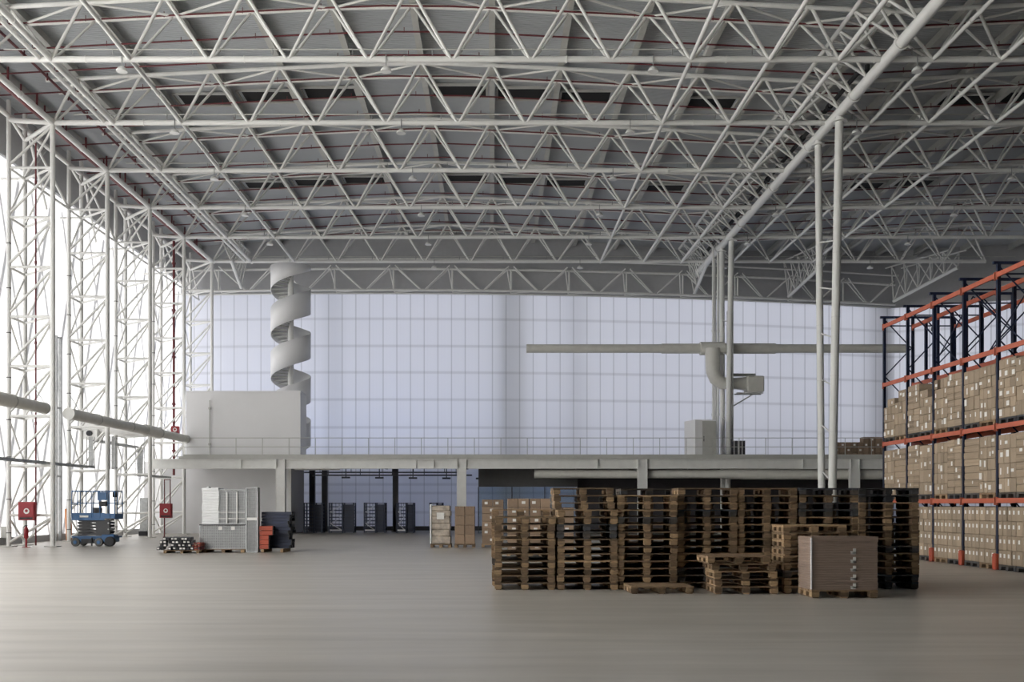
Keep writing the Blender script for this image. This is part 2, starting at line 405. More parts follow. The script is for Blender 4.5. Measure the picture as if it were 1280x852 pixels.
# conduits on the trusses
for ti, Y in enumerate(YT):
    hi, lo = clip_x(Y); lo = max(lo, -16.8)
    t = thing('cable_conduit', 'thin grey conduit clipped above the bottom chord of the %s roof truss' % ORD[ti], 'conduit', (lo, Y+.05, ZB+.3))
    mb = MB(); mb.tube([(lo, Y-.16, ZB+.27), (hi, Y-.16, ZB+.27)], .022, 6); mb.build('pipe', 'steel_grey', t)
    x = lo+1.0
    while x < hi-.2:
        rod('clip', (x, Y-.16, ZB+.08), (x, Y-.16, ZB+.30), .022, 'galv', t, 6); x += 2.75
# lengthwise chords
def lengthwise(x, z, r, label, y0=28., y1=63.2):
    t = thing('roof_tie', label, 'tube', (x, y0, z))
    rod('tube', (x, y0, z), (x, y1, z), r, 'steel', t, 10)
    for i in range(6):
        y = 31.6+5.7*i
        if y0 < y < y1: rod('sleeve', (x, y, z), (x, y+.05, z), r+.018, 'steel', t, 10)
lengthwise(XLEG, ZB, .12, 'white eaves tube along the heads of the lattice masts')
lengthwise(-19.5, ZB+.3, .11, 'white outer eaves tube close to the sunlit side wall')
lengthwise(-15.25, ZB, .10, 'white roof tie nearest the lattice masts, lowest of three together')
lengthwise(-15.62, ZB+.02, .08, 'white roof tie beside the lowest of the three close ties')
lengthwise(-16.45, vault(-16.5)-.15, .085, 'white roof tie nearest the masts, highest of three')
lengthwise(-12.5, ZB, .075, 'single white roof tie running lengthwise, one bay in from the three close ties')
lengthwise(6.88, ZB, .075, 'white roof tie two bays before the big tube')
lengthwise(9.6, ZB, .075, 'white roof tie one bay before the big tube')
lengthwise(12.0, ZB, .085, 'white roof tie just before the big tube')
lengthwise(15.25, ZB, .075, 'white roof tie just past the big tube')
lengthwise(17.6, ZB, .075, 'white roof tie two bays past the big tube')
lengthwise(20.3, ZB, .075, 'white roof tie three bays past the big tube')
# main girder over the columns
t = thing('main_girder', 'large white girder with a thick bottom tube resting on the steel columns', 'girder', (13.6, 30, ZB))
rod('bottom_chord', (13.6, 27.5, ZB-.05), (13.6, 66.5, ZB-.05), .2, 'steel', t, 16)
for s in (-1.35, 1.35):
    mb = MB(); mb.tube([(13.6+s, y, vault(13.6)) for y in (28, 47, 65)], .085, 8); mb.build('top_chord', 'steel', t)
y = 28.7; k = 0
while y < 64.5:
    for s in (-1.35, 1.35):
        rod('diagonal', (13.6+s*.1, y, ZB+.05), (13.6+s, y+.72, vault(13.6)), .052, 'steel', t)
        rod('diagonal', (13.6+s*.1, y+1.43, ZB+.05), (13.6+s, y+.72, vault(13.6)), .052, 'steel', t)
    rod('lacing', (12.25, y, vault(13.6)), (14.95, y+1.43, vault(13.6)), .04, 'steel', t)
    y += 1.43; k += 1
for y in (33, 37.3, 42.6, 48, 54.2, 59.6): rod('collar', (13.6, y, ZB-.05), (13.6, y+.12, ZB-.05), .25, 'steel', t, 16)
t = thing('service_pipe', 'black service pipe running inside the large main girder', 'pipe', (13.6, 37, ZB+.7))
mb = MB(); mb.tube([(13.95, 37, ZB+.95), (13.95, 37, ZB+.68), (13.6, 37, ZB+.66), (13.6, 64, ZB+.66)], .10, 10); mb.build('pipe', 'dark', t)
for y in (40, 43.5, 49, 55, 60): rod('coupling', (13.6, y, ZB+.66), (13.6, y+.25, ZB+.66), .13, 'dark', t, 10)
# main red riser along the eaves
t = thing('sprinkler_main', 'thick dark red sprinkler main along the eaves beside the masts', 'pipe', (-18.35, 30, ZB+.45))
mb = MB(); mb.tube([(-18.35, 28, ZB+.42), (-18.35, 64, ZB+.42)], .13, 10); mb.build('pipe', 'red', t)
for i in range(13):
    y = 32.9+1.9*i*1.27; rod('branch', (-18.35, y, ZB+.42), (-18.35, y, ZB+1.2), .045, 'red', t)
t = thing('sprinkler_main', 'second dark red sprinkler main just above the thick one along the eaves', 'pipe', (-18.6, 30, ZB+.85))
mb = MB(); mb.tube([(-18.65, 28, ZB+.85), (-18.65, 64, ZB+.85)], .07, 10); mb.build('pipe', 'red', t)
for i in range(16):
    y = 31+2.1*i; rod('nipple', (-18.65, y, ZB+.85), (-18.65, y, ZB+1.25), .04, 'red', t, 6)
t = thing('sprinkler_line', 'dark red sprinkler line beside the three close roof ties', 'pipe', (-17.2, 30, ZB+1.1))
mb = MB(); mb.tube([(-17.2, 28, ZB+1.15), (-17.2, 60, ZB+1.15)], .05, 8); mb.build('pipe', 'red', t)
for i in range(16):
    y = 29+1.9*i; rod('nipple', (-17.2, y, ZB+1.02), (-17.2, y, ZB+1.3), .03, 'red', t, 6)
# roof vents
vn = 0
def vent(x0, x1, Y, label):
    xm = (x0+x1)/2; z = vault(xm)+.42; t = thing('roof_vent', label, 'vent', (xm, Y, z))
    mb = MB()
    for y in (Y-.62, Y+.62): mb.bbox((x0, y-.04, z-.04), (x1, y+.04, z+.06))
    for x in (x0, x1): mb.bbox((x-.04, Y-.62, z-.04), (x+.04, Y+.62, z+.06))
    mb.build('frame', 'steel_grey', t)
    mb = MB(); mb.bbox((x0+.05, Y-.58, z+.03), (x1-.05, Y+.58, z+.06)); mb.build('opening_shade', 'black', t)  # black sheet painted in for the shade inside the vent
for row, (Y, rn) in enumerate(((43.1, 'nearer'), (54.6, 'farther'))):
    n = 0
    for i in range(len(pur)-1):
        a, b = pur[i], pur[i+1]; m = (a+b)/2
        if m < -14 or -6 < m < -1.5 or (m > 5 and m < 9) or 11.5 < m < 19 or m > 24: continue
        vent(a+.22, b-.22, Y, 'dark rectangular roof vent in the %s vent row, %s from the sunlit side' % (rn, ORD[n])); n += 1
# lamps
def lamp(x, Y, label):
    t = thing('pendant_lamp', label, 'lamp', (x, Y, ZB-.55))
    rod('cable', (x, Y-.12, ZB-.30), (x, Y-.12, ZB+.1), .018, 'galv', t, 6)
    mb = MB(); mb.tube([(x, Y-.12, ZB-.30), (x, Y-.12, ZB-.36), (x, Y-.12, ZB-.44), (x, Y-.12, ZB-.48)], [.05, .14, .19, .19], 14); mb.build('lamp_shade', 'lampw', t)
for i, Y in enumerate(YT):
    for j, x in enumerate((-13., -3.9, 5.3, 14.4, 23.6)):
        if abs(x) > 650*Y/F: continue
        lamp(x+.25, Y, 'unlit white high bay lamp under the %s truss, %s from the sunlit side' % (ORD[i], ORD[j]))

# ------------------------------------------------------------------ end truss along the far wall
t = thing('end_truss', 'white lattice truss curving along the top of the far wall', 'truss', (XL+1, 65, 15.5))
def ey(X): return wall_y(X)-1.15
X = [XL+1+(28.2-XL-1)*i/26 for i in range(27)]
for dy, z, r in ((0, HC+14.02, .085), (.75, HC+13.95, .06), (0, HC+15.4, .09), (-.6, HC+15.9, .07)):
    mb = MB(); mb.tube([(x, ey(x)+dy, z) for x in X], r, 8); mb.build('chord', 'steel', t)
x = -17.9; st = 3.83
while x < 27:
    z0, z1 = HC+14.02, HC+15.4
    rod('post', (x, ey(x), z0), (x, ey(x), z1), .065, 'steel', t)
    rod('post', (x-.25, ey(x)-.2, z1), (x, ey(x)+.75, z0), .05, 'steel', t)
    m = x+st/2
    if m < 28:
        for e, s in ((0, .08), (.6, .0)):
            rod('diagonal', (x+.15, ey(x)-.6+e, z1+.1), (m-.1, ey(m)+e*.4, z0), .05, 'steel', t)
            rod('diagonal', (min(x+st, 28)-.15, ey(min(x+st, 28))-.6+e, z1+.1), (m+.1, ey(m)+e*.4, z0), .05, 'steel', t)
        rod('lacing', (x, ey(x)+.75, z0), (m, ey(m), z0), .035, 'steel', t)
    x += st
def raker(x0, y0, x1, y1, label):
    t = thing('raking_girder', label, 'girder', (x0, y0, HC+14.3))
    a, b = Vector((x0, y0, HC+14.2)), Vector((x1, y1, ZB))
    rod('bottom_chord', a, b, .11, 'steel', t, 10)
    n = 5
    for s in (-.55, .55):
        for i in range(n):
            p = a.lerp(b, i/n); q = a.lerp(b, (i+.5)/n); r = a.lerp(b, (i+1)/n)
            rod('diagonal', p, (q.x+s, q.y, 18.2), .045, 'steel', t); rod('diagonal', r, (q.x+s, q.y, 18.2), .045, 'steel', t)
        rod('top_chord', (a.x+s, a.y, 18.2), (b.x+s, b.y, 18.2), .06, 'steel', t)
raker(28.0, 69.4, 30.2, 64.5, 'short raking lattice girder above the corner of the far wall')
raker(20.2, 67.8, 21.2, 63.6, 'short raking lattice girder between the columns and the wall corner')
raker(13.6, 66.9, 13.6, 62.5, 'short raking lattice girder at the far end of the thick tube')
raker(-16.4, 65.1, -16.4, 62.5, 'short raking lattice girder behind the farthest lattice mast')

# ------------------------------------------------------------------ lattice masts
for ti, Y in enumerate(YT[1:]):
    t = thing('lattice_mast', 'tall white tubular lattice mast, %s from the camera along the bright wall' % ORD[ti], 'mast', (-18.8, Y, 0))
    R_, L_, C_ = (-17.7, Y), (-19.47, Y), (-19.5, Y+1.45)
    for (x, y), r, zt in ((R_, .1, ZB+.05), (L_, .09, ZB+.9), (C_, .095, ZB+.9)):
        rod('leg', (x, y, .03), (x, y, zt), r, 'steel', t, 12)
        mb = MB(); mb.bbox((x-.24, y-.24, 0), (x+.24, y+.24, .035)); mb.build('base_plate', 'steel_grey', t)
    zs = [1.27+2.0*i for i in range(8)]
    for i, z in enumerate(zs):
        for a, b in ((L_, R_), (C_, R_), (L_, C_)): rod('strut', (*a, z), (*b, z), .055, 'steel', t)
        z0 = zs[i-1] if i else .05
        rod('diagonal', (*L_, z0+.12), (*R_, z-.08), .056, 'steel', t)
        rod('diagonal', (*C_, z0+.12), (*R_, z-.15), .045, 'steel', t)
        a, b = (L_, C_) if i % 2 else (C_, L_)
        rod('diagonal', (*a, z0+.1), (*b, z-.1), .043, 'steel', t)
    zt = 15.27
    rod('diagonal', (*L_, zt+.1), (*R_, ZB-.1), .055, 'steel', t); rod('diagonal', (*C_, zt+.1), (*R_, ZB-.2), .05, 'steel', t)
    rod('strut', (*L_, ZB+.1), (*R_, ZB), .10, 'steel', t, 10); rod('strut', (*C_, ZB-.2), (*R_, ZB), .08, 'steel', t)
    rod('strut', (*L_, ZB+.3), (*C_, ZB-.2), .07, 'steel', t)
    for z in (.55, 1.9, 3.6, 5.1, 6.8, 8.6, 10.4, 12.2):
        rod('cable_band', (-19.47, Y, z), (-19.47, Y, z+.03), .105, 'darkgrey', t, 10)
# bracing between the mast heads and the wall
for ti, Y in enumerate(YT[1:]):
    t = thing('head_brace', 'white crossed braces between mast head and side wall, %s from camera' % ORD[ti], 'brace', (-19.5, Y+2, 16))
    Y2 = Y+5.7 if ti < 4 else Y+3.2
    for a, b in (((-19.5, Y+1.45, 15.3), (-20.5, Y2, ZB+1)), ((-19.5, Y+1.45, ZB+.7), (-20.5, Y2, 15.3)), ((-19.5, Y+1.45, 15.3), (-19.47, Y2, 15.3)), ((-19.5, Y+1.45, 15.3), (-20.5, Y+1.45, 15.3)), ((-19.5, Y+1.45, ZB+.5), (-19.47, Y2, 15.3))):
        rod('brace_tube', a, b, .06, 'steel', t)

# red riser pipes at the masts
for (x, Y, z0, z1, r, lab) in ((-18.45, 40.25, .05, 14.6+1.7, .035, 'thin dark red riser pipe up the nearest lattice mast'), (-18.35, 57.4, 3.4, 16.9, .075, 'thick dark red riser pipe up the fourth lattice mast')):
    t = thing('riser_pipe', lab, 'pipe', (x, Y, z0))
    rod('pipe', (x, Y, z0), (x, Y, z1), r, 'red', t, 8)
    for i in range(5): z = z0+(z1-z0)*(i+.5)/5; rod('coupling', (x, Y, z), (x, Y, z+.12), r*1.5, 'red', t, 8)

# ------------------------------------------------------------------ columns under the girder
def column(name, legs, label):
    t = thing(name, label, 'column', (13.6, legs[0][3], 0))
    for i, (x1, y1, x0, y0, r) in enumerate(legs):
        rod('leg', (x0, y0, 0), (x1, y1, ZB-.2), r, 'steel', t, 18)
        rod('cap_plate', (x1, y1, ZB-.42), (x1, y1, ZB-.36), r*1.9, 'steel', t, 18)
        rod('base_collar', (x0, y0, 0), (x0, y0, .06), r*2, 'steel_grey', t, 18)
        for z in (2.5, 4.6, 6.8, 9.1, 11.6, 14): 
            f = z/(ZB-.2); rod('band', (x0+(x1-x0)*f, y0+(y1-y0)*f, z), (x0+(x1-x0)*f, y0+(y1-y0)*f, z+.03), r*1.07, 'lampw', t, 18)
    a, b = legs[0], legs[1]
    for i in range(6):
        z = 2.6+i*1.9; f = z/(ZB-.2); g = (z+.5)/(ZB-.2)
        rod('tie', (a[2]+(a[0]-a[2])*f, a[3]+(a[1]-a[3])*f, z), (b[2]+(b[0]-b[2])*g, b[3]+(b[1]-b[3])*g, z+.5), .03, 'steel', t)
    return t
column('steel_column', [(13.6, 38.95, 13.6, 39.9, .16), (13.6, 41.5, 13.6, 41.0, .14)], 'tall white twin leg steel column in front of the pallet rack')
column('steel_column', [(13.6, 56.5, 13.62, 57.7, .16), (13.6, 58.9, 13.6, 58.6, .15), (13.6, 61.0, 13.6, 60.2, .1)], 'white steel column group passing through the mezzanine floor')
t = thing('dark_post', 'grey box post directly behind the farther white column group', 'post', (13.85, 58, 4.45))
mb = MB(); mb.bbox((13.75, 57.9, 4.46), (14.05, 58.3, 13)); mb.build('post', 'steel_grey', t)

# ------------------------------------------------------------------ mezzanine
MY, MZ = 55.5, 4.41
mx0, mx1 = -19.1, 26.5
t = thing('mezzanine', 'long grey steel mezzanine in front of the translucent far wall', 'mezzanine', (mx0, MY, 0))
mb = MB(); mb.bbox((-17.5, MY, MZ-.14), (mx1, 64.6, MZ)); mb.build('floor_slab', 'steel_grey', t)
mb = MB(); mb.bbox((mx0, MY+.12, MZ-.68), (mx1, MY+.15, MZ-.14)); mb.bbox((mx0, MY-.02, MZ-.20), (mx1, MY+.26, MZ-.16)); mb.bbox((mx0, MY, MZ-.70), (mx1, MY+.26, MZ-.66))
e = mb.build('edge_beam', 'steel', t)
for x in (301, 520, 747, 1004, 640-98): 
    X0 = (x-VX)*MY/F; mb = MB(); mb.bbox((X0-.02, MY+.0, MZ-.68), (X0+.02, MY+.13, MZ-.15)); mb.build('stiffener', 'steel', e)
for x in (351, 577, 803, 1068):
    X0 = (x-VX)*(MY+.1)/F; y0 = MY-.05
    mb = MB(); mb.bbox((X0-.26, y0-.005, 0), (X0-.22, y0+.35, MZ-.16)); mb.bbox((X0+.22, y0-.005, 0), (X0+.26, y0+.35, MZ-.16)); mb.bbox((X0-.24, y0+.15, 0), (X0+.24, y0+.18, MZ-.16))
    mb.bbox((X0-.24, y0+.005, 0), (X0+.24, y0+.02, MZ-.7))
    mb.build('column', 'steel', t)
for x in (390.5, 406, 494.5, 960, 1053, 730):
    X0 = (x-VX)*63.2/F; mb = MB(); mb.bbox((X0-.17, 63, 0), (X0+.17, 63.35, MZ-.14)); mb.bbox((X0-.25, 62.9, 0), (X0+.25, 63.45, .04)); mb.build('rear_column', 'darkgrey', t)
for i in range(9):
    X0 = -17.2+i*5.2; mb = MB(); mb.bbox((X0-.07, MY+.2, MZ-.42), (X0+.07, 64.5, MZ-.14)); mb.build('cross_beam', 'darkgrey', t)
# guardrail
t = thing('guardrail', 'thin grey guardrail along the front edge of the mezzanine', 'railing', ((228-VX)*MY/F, MY+.1, MZ))
gx0, gx1 = (228-VX)*MY/F, 24.6
for z in (1.02, .52): rod('rail', (gx0, MY+.12, MZ+z), (gx1, MY+.12, MZ+z), .018, 'steel_grey', t)
mb = MB(); mb.bbox((gx0, MY+.11, MZ), (gx1, MY+.125, MZ+.1)); mb.build('toe_board', 'steel_grey', t)
x = gx0
while x < gx1: rod('post', (x, MY+.12, MZ), (x, MY+.12, MZ+1.02), .02, 'steel_grey', t); x += 1.48
# rooms
t = thing('upper_room', 'plain white box room standing on the mezzanine beside the spiral stair', 'room', (-14, 57, MZ))
x0, x1 = px(233, 0, 56.4).x, px(375.5, 0, 56.4).x
mb = MB(); mb.bbox((x0, 56.4, MZ), (x1, 58.2, px(0, 489, 56.4).z)); mb.build('shell', 'plaster', t)
mb = MB(); mb.bbox((x0-.03, 56.36, px(0, 490, 56.4).z), (x1+.03, 58.24, px(0, 488.3, 56.4).z)); mb.build('coping', 'plaster', t)
t = thing('conduit_pipe', 'thin grey vertical conduit on the front of the white box room', 'conduit', px(262, 560, 56.3))
a = px(262, 500, 56.33); b = px(262, 568, 56.33); rod('pipe', a, (a.x, a.y, MZ), .022, 'steel_grey', t)
for yy in (510, 555): q = px(262, yy, 56.3); mb = MB(); mb.bbox((q.x-.06, 56.27, q.z-.06), (q.x+.06, 56.38, q.z+.06)); mb.build('junction_box', 'steel_grey', t)
t = thing('ground_room', 'pale grey enclosed room under the mezzanine behind the wrapped goods', 'room', (-15, 56, 0))
mb = MB(); mb.bbox((-17.4, 58.9, 0), (px(364, 0, 58.9).x, 62.9, MZ-.45)); mb.bbox((-20.6, 58.9, 0), (-17.4, 59.0, MZ-.15)); mb.build('shell', 'room_grey', t)
mb = MB(); q = px(364, 0, 58.9).x; mb.bbox((q-.16, 58.8, 0), (q+.02, 58.98, MZ-.45)); mb.build('corner_trim', 'steel', t)
# white lining wall at the left behind the masts
# partitions under the mezzanine
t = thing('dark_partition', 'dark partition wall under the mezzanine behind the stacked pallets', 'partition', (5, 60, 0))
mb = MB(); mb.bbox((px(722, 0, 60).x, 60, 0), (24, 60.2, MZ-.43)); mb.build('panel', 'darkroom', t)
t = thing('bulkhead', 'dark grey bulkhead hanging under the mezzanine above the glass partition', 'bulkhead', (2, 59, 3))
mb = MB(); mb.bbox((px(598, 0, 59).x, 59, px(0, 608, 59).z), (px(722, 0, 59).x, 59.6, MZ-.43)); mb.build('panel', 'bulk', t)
t = thing('glass_partition', 'teal tinted glass partition under the bulkhead', 'partition', (2, 59.3, 0))
mb = MB(); mb.bbox((px(598, 0, 59.3).x, 59.28, 0), (px(722, 0, 59.3).x, 59.31, px(0, 608, 59).z-.01)); mb.build('pane', 'glass', t)
for x in (598, 640, 681, 722): q = px(x, 0, 59.2).x; mb = MB(); mb.bbox((q-.03, 59.2, 0), (q+.03, 59.27, px(0, 608, 59).z-.01)); mb.build('mullion', 'darkgrey', t)
# services under the mezzanine ceiling
for i, (x0, x1, yy, Yd) in enumerate(((390, 590, 594, 57.5), (380, 575, 590.5, 60), (368, 425, 587, 57))):
    t = thing('cable_tray', ('dark cable tray hung under the mezzanine, lower of two', 'dark cable tray hung under the mezzanine, upper of two', 'pale fluorescent batten under the mezzanine edge')[i], 'tray', px(x0, yy, Yd))
    a, b = px(x0, yy, Yd), px(x1, yy, Yd)
    mb = MB(); mb.bbox((a.x, Yd, a.z-.02), (b.x, Yd+.3, a.z)); mb.bbox((a.x, Yd, a.z), (b.x, Yd+.02, a.z+.06)); mb.build('channel', ('darkgrey', 'darkgrey', 'lampw')[i], t)
    for k in range(5): X0 = a.x+(b.x-a.x)*(k+.5)/5; rod('hanger', (X0, Yd+.15, a.z), (X0, Yd+.15, MZ-.14), .02, 'darkgrey', t)
for i in range(5):
    q = px(432+i*42, 595.5+.3*i, 60.5)
    t = thing('ceiling_fitting', 'small dark fitting under the mezzanine, %s from the grey room' % ORD[i], 'fitting', q)
    mb = MB(); mb.bbox((q.x-.25, q.y, q.z-.1), (q.x+.25, q.y+.2, q.z)); mb.build('housing', 'darkgrey', t); rod('stem', (q.x, q.y+.1, q.z), (q.x, q.y+.1, MZ-.14), .03, 'darkgrey', t)
# duct under the mezzanine
t = thing('round_duct', 'long pale round duct hung below the mezzanine behind the columns', 'duct', px(668, 592, 56.1))
z = px(0, 592, 56.1).z; X0 = [px(x, 0, 56.1).x for x in (668, 905, 912, 924, 930, 1103)]
mb = MB(); mb.tube([(x, 56.15, z) for x in X0], [.25, .25, .30, .30, .32, .32], 20); mb.build('pipe', 'duct', t)
for x in (720, 860, 1000): q = px(x, 0, 56.1).x; rod('hanger', (q, 56.15, z+.2), (q, 56.15, MZ-.12), .02, 'steel_grey', t)

# ------------------------------------------------------------------ spiral stair
cx, cy, R = px(363.5, 0, 60.4).x, 60.4, 1.2
t = thing('spiral_stair', 'tall white spiral stair with a solid ribbon parapet rising from the mezzanine', 'stair', (cx, cy, MZ))
rod('pole', (cx, cy, MZ), (cx, cy, 16.0), .17, 'steel', t, 20)
pit = 2.66; zq = px(0, 365.8, cy).z; ztop = px(0, 333.5, cy).z
# bottom edge of the ribbon: z(th) ; th = pi*(2n+1) on the left
def zb(th): return zq+(th-PI)/(2*PI)*pit
th0 = PI-(zq-MZ)/pit*2*PI; th1 = PI+(ztop-zq)/pit*2*PI
n = 240; vs = []; 
for i in range(n+1):
    th = th0+(th1-th0)*i/n; z0 = zb(th); z1 = min(z0+1.52, ztop)
    if z1-z0 < .01: z1 = z0+.01
    for rr in (R, R-.035):
        for z in (z0, z1): vs.append((cx+rr*math.cos(th), cy+rr*math.sin(th), z))
fs = []
for i in range(n):
    a = i*4; b = a+4
    fs += [(a, b, b+1, a+1), (a+2, a+3, b+3, b+2), (a+1, b+1, b+3, a+3), (a, a+2, b+2, b)]
mb = MB(); mb.add(vs, fs, False); o = mb.build('parapet', 'plaster', t)
o.data.polygons.foreach_set('use_smooth', [(i % 4) < 2 for i in range(len(o.data.polygons))])
ns = 15; th = th0+.2
while th < th1-.3:
    d = 2*PI/ns; z = zb(th)+.32; mb = MB(); P = []
    for rr, a in ((.17, th), (R-.03, th), (R-.03, th+d/2), (R-.03, th+d+.04), (.17, th+d+.04)):
        P.append((cx+rr*math.cos(a), cy+rr*math.sin(a)))
    k = len(P); v = [(*p, z) for p in P]+[(*p, z+.05) for p in P]
    mb.add(v, [tuple(range(k-1, -1, -1)), tuple(range(k, 2*k))]+[(i, (i+1) % k, k+(i+1) % k, k+i) for i in range(k)])
    # riser plate
    a0 = (cx+.17*math.cos(th), cy+.17*math.sin(th)); a1 = (cx+(R-.03)*math.cos(th), cy+(R-.03)*math.sin(th))
    mb.build('step', 'steel_grey', t); th += d

# ------------------------------------------------------------------ ventilation in front of the far wall
Yd = 57.2
t = thing('ventilation_duct', 'long pale horizontal round duct with a tee, high before the far wall', 'duct', px(890, 436, Yd))
zc = px(0, 436, Yd).z
def xs_(*a): return [px(x, 0, Yd+.0).x for x in a]
mb = MB(); mb.tube([(x, Yd+1.6, zc) for x in xs_(640, 826)], .26, 20)
o = None
YY = Yd+1.5; sc = YY/F
def seg(name, x0, x1, r):
    mb = MB(); mb.tube([((x0-VX)*sc, YY, zz), ((x1-VX)*sc, YY, zz)], r, 24); return mb.build(name, 'duct', t)
zz = HC+(VY-435.5)*sc
seg('pipe', 658, 828, .255); seg('pipe', 827, 876, .295); seg('tee', 875, 905, .39); seg('pipe', 904, 969, .31); seg('pipe', 968, 1133, .255)
mb = MB()
def P(x, y): return ((x-VX)*sc, YY-.2, HC+(VY-y)*sc)
pts = [P(889, 436), P(889.5, 455), P(890, 465), P(893.5, 474), P(901, 479.5), P(913, 480)]
mb.tube([(a, b-.1, c) for a, b, c in pts], [.42, .42, .42, .40, .36, .35], 24); mb.build('elbow', 'duct', t)
t = thing('fan_unit', 'pale boxy fan unit on a bracket, fed by the duct elbow', 'fan unit', P(935, 480))
mb = MB(); a = P(913, 480); b = P(934, 480); 
mb.tube([(a[0], YY-.3, a[2]), (b[0], YY-.3, b[2])], [.40, .52], 4); mb.build('inlet_hood', 'duct', t)
q0, q1 = P(930, 491), P(951, 471.5); mb = MB(); mb.bevbox((q0[0], YY-.8, q0[2]), (q1[0], YY+.1, q1[2]), .05); mb.build('housing', 'duct', t)
rod('flue', P(908, 469), P(943, 469), .09, 'steel_grey', t, 12)
q = P(917, 493); q2 = P(950, 493); rod('bracket', q, q2, .04, 'steel', t); rod('bracket', P(915, 508), P(940, 493), .04, 'steel', t)
rod('bracket', (q[0], YY-.7, q[2]+.02), (q2[0], YY-.7, q2[2]+.02), .035, 'steel', t)
for x, lab in ((891.5, 'thin pale vertical drop pipe passing the duct tee'), (897.5, 'thin pale vertical drop pipe next to the white column')):
    X0 = (x-VX)*(YY+.7)/F; t = thing('drop_pipe', lab, 'pipe', (X0, YY+.7, MZ)); rod('pipe', (X0, YY+.7, MZ), (X0, YY+.7, 17), .07, 'steel', t)
    for z in (7, 9, 12): rod('coupling', (X0, YY+.7, z), (X0, YY+.7, z+.15), .1, 'steel', t)
# cabinet on mezzanine
t = thing('plant_cabinet', 'pale grey plant cabinet with sloping corner standing on the mezzanine', 'cabinet', px(876, 569, 57))
z1 = px(0, 525, 57).z; A = [(855.5, 57.9), (869, 56.6), (896, 56.6), (896, 58.2), (856, 58.2)]
mb = MB(); v = [((x-VX)*y/F, y) for x, y in A]; k = len(v)
mb.add([(*p, MZ) for p in v]+[(*p, z1) for p in v], [tuple(range(k)), tuple(range(2*k-1, k-1, -1))]+[(i, (i+1) % k, k+(i+1) % k, k+i) for i in range(k)]); mb.build('body', 'room_grey', t)
xa = (878-VX)*56.6/F; mb = MB(); mb.bbox((xa, 56.57, MZ+.08), ((895-VX)*56.6/F, 56.62, z1-.08)); mb.build('door', 'steel_grey', t)
mb = MB(); mb.bbox((xa+.06, 56.52, 5.3), (xa+.09, 56.57, 5.6)); mb.build('handle', 'darkgrey', t)

# ------------------------------------------------------------------ round ducts along the bright wall
def wallduct(label, segs):
    t = thing('wall_duct', label, 'duct', (-17.3, segs[0][0], 5.4))
    for i, (y0, y1, r) in enumerate(segs):
        mb = MB(); mb.tube([(-17.3+.0, y0, 5.42), (-17.3, y1, 5.42)], r, 24); mb.build('pipe', 'duct', t)
        mb = MB(); mb.tube([(-17.3, y1-.04, 5.42), (-17.3, y1+.04, 5.42)], r+.015, 24); mb.build('joint_ring', 'steel_grey', t)
    y = segs[0][0]+1
    while y < segs[-1][1]: rod('hanger', (-17.3, y, 5.42+segs[0][2]), (-17.7, y, 6.3), .015, 'galv', t, 6); y += 5.7
    return t
wallduct('pale round duct ending short of the nearest lattice mast', [(26, 35.8, .25), (35.8, 38.45, .22)])
t = wallduct('long pale round duct running past the farther lattice masts', [(40.7, 43.6, .235), (43.6, 47.6, .225), (47.6, 49.6, .235), (49.6, 51.6, .29), (51.6, 56.3, .215)])
mb = MB(); mb.tube([(-17.3, 40.66, 5.42), (-17.3, 40.7, 5.42)], .25, 24); mb.build('end_cap', 'steel', t)
t = thing('branch_duct', 'white branch duct from the bright wall joining the long round duct', 'duct', (-19, 50.6, 5.5))
mb = MB(); mb.tube([(-20.6, 50.6, 5.55), (-17.55, 50.6, 5.43)], .25, 20); mb.build('pipe', 'steel', t)
mb = MB(); mb.bevbox((-20.75, 50.2, 5.0), (-19.9, 51.0, 5.95), .03); mb.build('fan_box', 'steel', t)
rod('motor', (-20.3, 50.1, 5.3), (-20.3, 50.25, 5.3), .14, 'dark', t, 12)
# cable ladders on the masts
def ladder(x, y0, y1, z, label):
    t = thing('cable_ladder', label, 'cable tray', (x, y0, z))
    for s in (-.16, .16): mb = MB(); mb.bbox((x+s-.012, y0, z-.05), (x+s+.012, y1, z+.05)); mb.build('side_rail', 'galv', t)
    y = y0+.15
    while y < y1: rod('rung', (x-.16, y, z-.02), (x+.16, y, z-.02), .014, 'galv', t, 6); y += .35
    rod('cable', (x-.05, y0, z+.0), (x-.05, y1, z+.0), .028, 'darkgrey', t); rod('cable', (x+.05, y0, z), (x+.05, y1, z), .022, 'darkgrey', t)
    return t
ladder(-18.0, 33.0, 44.7, 3.38, 'grey cable ladder along the two nearest lattice masts')
ladder(-18.9, 47.2, 53.2, 4.75, 'grey cable ladder at the height of the mezzanine rail')
ladder(-18.4, 51.6, 56.6, 3.25, 'grey cable ladder running towards the mezzanine underside')
def riser(x, y, z0, z1, w, label):
    t = thing('cable_riser', label, 'cable riser', (x, y, z0))
    for s in (-w/2, w/2): rod('side_rail', (x+s, y, z0), (x+s, y, z1), .022, 'galv', t)
    z = z0+.1
    while z < z1: rod('rung', (x-w/2, y, z), (x+w/2, y, z), .012, 'galv', t, 6); z += .3
    mb = MB(); mb.bbox((x-w*.3, y+.02, z0), (x+w*.3, y+.04, z1)); mb.build('cover_plate', 'galv', t)
riser(-18.05, 44.75, 3.35, 4.75, .34, 'short vertical cable riser at the second lattice mast, outer one')
riser(-17.75, 46.6, 3.35, 4.9, .26, 'short vertical cable riser behind the second lattice mast')
riser(-18.75, 53.0, 3.2, 4.75, .5, 'wide vertical cable riser joining two cable ladders')

